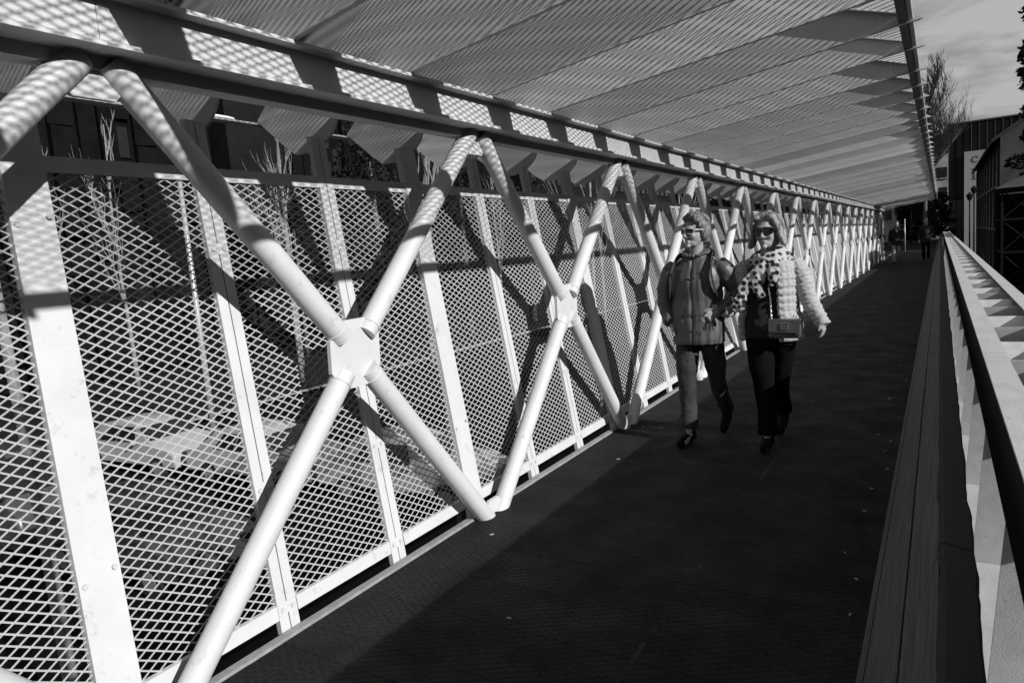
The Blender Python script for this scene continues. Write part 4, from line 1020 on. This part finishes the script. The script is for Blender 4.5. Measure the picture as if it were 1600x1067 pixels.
def person_b():
    """in the pale quilted jacket with spotted scarf"""
    P0 = Vector((-1.135, 5.45, 0))
    t = thing('person', 'walking person with bobbed hair, dark sunglasses, pale quilted jacket and spotted scarf', 'person', P0)
    m = MB(); M, C = head(m, (0.03, -.02, 1.64), 0.12, -0.03, 1.04)
    m.tube([(0.03, .005, 1.58), (0.03, .02, 1.47), (.03, .02, 1.4)], [.055, .056, .075], 16)
    loft(m, [(.03, .0, .82, .17, .12), (.03, 0, .95, .175, .125), (.03, 0, 1.12, .15, .11), (.03, 0, 1.28, .17, .12), (.03, .01, 1.38, .16, .09), (.03, .01, 1.44, .08, .06)])
    LA = [(-.15, .01, 1.37), (-.25, .03, 1.13), (-.3, -.1, 1.06)]; RA = [(.21, .01, 1.38), (.30, -.01, 1.12), (.415, -.07, .93)]
    for pts in (LA, RA): p, q = smoothpath(pts, [.05, .042, .03]); m.tube(p, q, 12)
    for pts, rr in (([(-.055, 0, .88), (-.0, -.09, .47), (.012, -.13, .09)], [.065, .045, .036]), ([(.115, 0, .88), (.06, .12, .48), (.03, .4, .14)], [.065, .045, .036])):
        p, q = smoothpath(pts, rr); m.tube(p, q, 12)
    m.tube([(.012, -.13, .06), (.012, -.29, .03)], [.035, .03], 10); m.tube([(.03, .4, .12), (.03, .3, .035)], [.035, .03], 10)
    hand(m, (.405, -.06, .965), (.12, -.1, -1), (-.2, -1, 0), .9, .85); hand(m, (-.3, -.1, 1.06), (-.8, -.5, -.1), (0, -.3, .9), .7, .95)
    remesh(m, 'body', skin_d, .0065, 2, None, t)
    hair(t, M, C, 1.04, 'bob', hair2_m)
    glasses(t, M, C, 1.04, bframe, bframe, True)
    # black knit top
    m = MB()
    loft(m, [(.03, -.005, .84, .195, .142, 2.3), (.03, -.005, .95, .19, .14, 2.3), (.03, 0, 1.12, .165, .13), (.03, 0, 1.28, .175, .128), (.03, .01, 1.4, .15, .1), (.03, .01, 1.45, .09, .08)], 28)
    remesh(m, 'knit_top', knit_m, .009, 3, wrinkle(.006, 11), t)
    # quilted jacket: open shell, both fronts, sleeves
    m = MB()
    def front(x0, x1, sgn):
        # a padded panel wrapping from the back around the side to the open edge
        n = 14; zz = [.86, .95, 1.05, 1.15, 1.25, 1.33, 1.40]
        for z_, z2 in zip(zz, zz[1:]):
            rx = .205 + .0 * z_; ry = .155
            for k in range(n):
                pass
    def ring(z): return (.212 if z < 1.0 else .2 + .012 * math.sin(z * 4)), .16
    zs = [.84 + i * .05 for i in range(12)]
    for sgn, a_end in ((1, math.radians(-63)), (-1, math.radians(-152))):
        # angles measured from +X towards +Y; front is -90 degrees
        a0 = math.radians(90); pts_rows = []
        for z in zs:
            rx, ry = ring(z); k_ = 1 - max(0, z - 1.3) * .9; row = []
            for i in range(13):
                a = a0 + (a_end - a0) * i / 12 if sgn > 0 else a0 + ((2 * math.pi + a_end) - a0) * i / 12
                row.append(Vector((.03 + rx * k_ * math.cos(a), ry * k_ * math.sin(a), z)))
            pts_rows.append(row)
        for i in range(12):
            for ra, rb in zip(pts_rows, pts_rows[1:]):
                m.tube([ra[i], rb[i]], .024, 8); 
            m.tube([pts_rows[0][i], pts_rows[0][i + 1]], .02, 8)
        for j, row in enumerate(pts_rows):
            for i in range(12): m.tube([row[i], row[i + 1]], .024, 8)
    p, q = smoothpath([(-.12, .02, 1.385), (.03, .04, 1.43), (.18, .02, 1.39)], [.06, .07, .062]); m.tube(p, q, 14)
    p, q = smoothpath([(-.12, .01, 1.37), (-.17, .01, 1.33), (-.25, .03, 1.14), (-.26, -.05, 1.07), (-.3, -.11, 1.06)], [.07, .078, .068, .06, .05]); m.tube(p, q, 18)
    p, q = smoothpath([(.19, .01, 1.38), (.245, .01, 1.33), (.305, -.01, 1.13), (.36, -.04, 1.03), (.415, -.07, .935)], [.066, .073, .06, .054, .048]); m.tube(p, q, 18)
    def dq(c_, n_):
        x = c_.x; z = c_.z
        if x > .235 + .0 * z or x < -.2: u = z + (x - .3) * (-.35)
        else: u = z
        per = .058 if abs(x - .03) < .21 else .034
        ph = (u / per) % 1.0
        puff = math.sin(math.pi * ph) ** .5
        return .008 * puff - .004 + .004 * noise.noise(Vector((x * 30, c_.y * 30, z * 50))) * (1.6 if x > .24 else .7)
    remesh(m, 'quilted_jacket', puff_m, .0065, 2, dq, t)
    # trousers
    m = MB()
    loft(m, [(.03, 0, .78, .18, .125, 2.3), (.03, 0, .86, .185, .135, 2.3), (.03, 0, .93, .17, .125)], 24)
    p, q = smoothpath([(-.055, 0, .86), (-.035, -.06, .66), (-.01, -.09, .47), (.008, -.11, .28), (.012, -.12, .1)], [.105, .096, .074, .07, .074]); m.tube(p, q, 20)
    p, q = smoothpath([(.115, 0, .86), (.09, .07, .66), (.062, .12, .48), (.045, .25, .32), (.035, .39, .18)], [.105, .096, .074, .068, .068]); m.tube(p, q, 20)
    remesh(m, 'trousers', trouser_m, .009, 3, wrinkle(.007, 12), t)
    for a, b in (((.012, -.11, 0), (.01, -.32, 0)), ((.033, .38, .06), (.035, .2, -.0))):
        m = MB(); shoe(m, a, b, .09); remesh(m, 'shoe', shoe_m, .008, 3, None, t)
    # scarf: loops round the neck, one tail across the chest to the left, one down the middle
    m = MB()
    for k, (rx, ry, z, rr) in enumerate(((.098, .1, 1.475, .034), (.118, .12, 1.435, .04), (.125, .125, 1.395, .036))):
        n = 22
        pts = [Vector((.035 + rx * math.cos(a), .01 + ry * math.sin(a), z + .022 * math.sin(a + k) - .015 * math.cos(a) * (k - 1))) for a in [2 * math.pi * i / n for i in range(n + 1)]]
        m.tube(pts, [(rr, rr * .8)] * (n + 1), 10)
    for pts, w_ in (([(.05, -.13, 1.4), (.0, -.165, 1.33), (-.02, -.175, 1.24), (.02, -.17, 1.16)], [(.05, .02), (.055, .02), (.045, .016), (.02, .012)]),
                    ([(.02, -.14, 1.38), (-.07, -.17, 1.30), (-.13, -.18, 1.20), (-.155, -.19, 1.10), (-.16, -.19, 1.05)], [(.04, .018), (.042, .014), (.048, .012), (.05, .01), (.035, .008)]),
                    ([(.09, -.13, 1.42), (.1, -.18, 1.33), (.085, -.185, 1.24)], [(.04, .02), (.042, .018), (.02, .01)])):
        p, q = smoothpath(pts, w_); m.tube(p, q, 12)
    remesh(m, 'scarf', scarf_m, .0065, 2, lambda c_, n_: .011 * noise.noise(Vector((c_.x * 26 + c_.z * 10, c_.y * 26, c_.z * 22))), t)
    # shoulder bag (a thing of its own), chain strap
    bg_ = thing('shoulder_bag', 'small grey quilted shoulder bag with a square buckle and chain strap on the quilted jacket', 'bag', P0 + Vector((.175, -.215, .87)))
    m = MB(); m.box(-.108, .108, -.035, .035, -.01, .095); b_ = m.build('body', bag_m, bg_); md = b_.modifiers.new('bevel', 'BEVEL'); md.width = .018; md.segments = 3
    me = b_.data; me.polygons.foreach_set('use_smooth', [True] * len(me.polygons))
    for i in range(7):
        for k_ in (0, 1):
            x = -.09 + i * .03
            m = MB(); m.tube([(x, -.0375, .0), (x + (.03 if k_ else -.03) * .9, -.0375, .03)], .0025, 5); m.build('quilting', strap_m, b_)
    m = MB(); m.prism([(-.106, .045), (.106, .03), (.11, .125), (-.104, .14)], -.046, -.037, 'y'); m.box(-.1, .108, -.04, .034, .12, .13); fl_ = m.build('flap', bag_m, bg_)
    m = MB(); 
    for (a, b, c_, d_) in ((-.02, .03, .06, .066), (-.02, .03, .1, .106), (-.02, -.014, .066, .1), (.024, .03, .066, .1)): m.box(a, b, -.052, -.046, c_, d_)
    m.box(-.004, .014, -.0515, -.046, .078, .088); m.build('buckle', chrome, fl_)
    m = MB()
    def chain(pts, nl):
        p, _ = smoothpath(pts, [.01] * len(pts), 8); tot = len(p) - 1
        for k in range(tot):
            a, b = p[k], p[k + 1]; d = (b - a); sd_ = Vector((1, 0, 0)) if k % 2 else Vector((0, 1, 0)); o_ = sd_ * .005
            m.tube([a - d * .15, a + o_ + d * .25, a + o_ + d * .75, b + d * .15, a - o_ + d * .75, a - o_ + d * .25, a - d * .15], .0018, 4, cap=False)
    chain([(-.09, 0, .13), (-.1, .03, .25), (-.11, .04, .4), (-.07, .12, .53), (-.02, .2, .565)], 20)
    chain([(.07, 0, .13), (.09, .02, .2), (.05, .03, .14)], 8)
    o_ = m.build('chain_strap', chrome, bg_)
    return t

def far_person(label, x, y, h, coat, trs, hairm, kind, step, yaw=0.0):
    t = thing('person', label, 'person', (x, y, -.04 if y > 47 else 0)); k = h / 1.75
    S = lambda pts: [tuple(a * k for a in p) for p in pts]
    m = MB(); M, C = head(m, (0, -.02 * k, 1.63 * k), yaw, 0, k)
    m.tube(S([(0, .0, 1.58), (0, .01, 1.4)]), .055 * k, 12)
    loft(m, [(0, 0, .82 * k, .15, .1), (0, 0, 1.1 * k, .14, .1), (0, 0, 1.35 * k, .16, .1), (0, 0, 1.44 * k, .08, .06)], 16)
    arms = ([(-.18, 0, 1.4), (-.25, .03, 1.12), (-.24, -.08, .88)], [(.18, 0, 1.4), (.25, .03, 1.14), (.13, -.14, 1.0)])
    for pts in arms: p, q = smoothpath(S(pts), [.045, .04, .03], 4); m.tube(p, q, 10)
    legs = ([(-.08, 0, .85), (-.09, -.06 - step * .3, .46), (-.08, -step * .6, .08)], [(.08, 0, .85), (.09, step * .2, .46), (.09, step, .12)])
    for pts in legs: p, q = smoothpath(S(pts), [.08, .055, .04], 4); m.tube(p, q, 10)
    hand(m, Vector(arms[0][2]) * k, (0, -.1, -1), (0, -1, 0), .5, k); hand(m, Vector(arms[1][2]) * k, (-.8, -.3, -.2), (0, -.2, 1), .7, k)
    remesh(m, 'body', skin, .012, 1, None, t)
    hair(t, M, C, k, kind, hairm)
    m = MB(); loft(m, [(0, 0, .74 * k, .2, .15), (0, 0, 1.0 * k, .19, .14), (0, 0, 1.3 * k, .205, .14), (0, .01, 1.42 * k, .16, .1), (0, .01, 1.49 * k, .08, .07)], 20)
    for pts in arms: p, q = smoothpath(S(pts), [.07, .062, .045], 4); m.tube(p, q, 12)
    remesh(m, 'coat', coat, .014, 2, wrinkle(.008, 9), t)
    m = MB(); loft(m, [(0, 0, .74 * k, .16, .12), (0, 0, .9 * k, .165, .12)], 16)
    for pts in legs: p, q = smoothpath(S(pts), [.095, .07, .06], 4); m.tube(p, q, 12)
    remesh(m, 'trousers', trs, .014, 2, None, t)
    for pts in legs:
        a = Vector(pts[2]) * k; a.z -= .08 * k; m = MB(); shoe(m, a, a + Vector((0, -.2, 0)), .06); remesh(m, 'shoe', shoe_m, .014, 1, None, t)
    return t
person_a(); person_b()
pf = far_person('distant person in dark jacket and pale trousers by the far truss', -1.62, 34.5, 1.84, coat_m, pale_tr, hair_m, 'old', .28)
m = MB(); m.tube([(0, -.13, 1.5), (.03, -.17, 1.36)], [(.04, .02), (.02, .012)], 8); m.build('shirt_front', wframe, pf)
far_person('distant white haired person in dark clothes by the far parapet', -0.55, 36.5, 1.84, coat_m, trouser_m, whitehair, 'old', .2)

m = MB(); rn = random.Random(9)
for k in range(26):
    y = rn.uniform(1.0, 9.0); x = rn.uniform(-0.42, -0.29) if k % 6 else rn.uniform(-2.4, -1.6); a = rn.uniform(0, 3.1); s_ = rn.uniform(.005, .014)
    m.box(-s_, s_, -s_ * .5, s_ * .5, 0.0015, 0.004 + rn.uniform(0, .004), Matrix.Translation((x, y, 0)) @ Matrix.Rotation(a, 4, 'Z'))
o = m.build('litter', stone_l); o['kind'] = 'stuff'
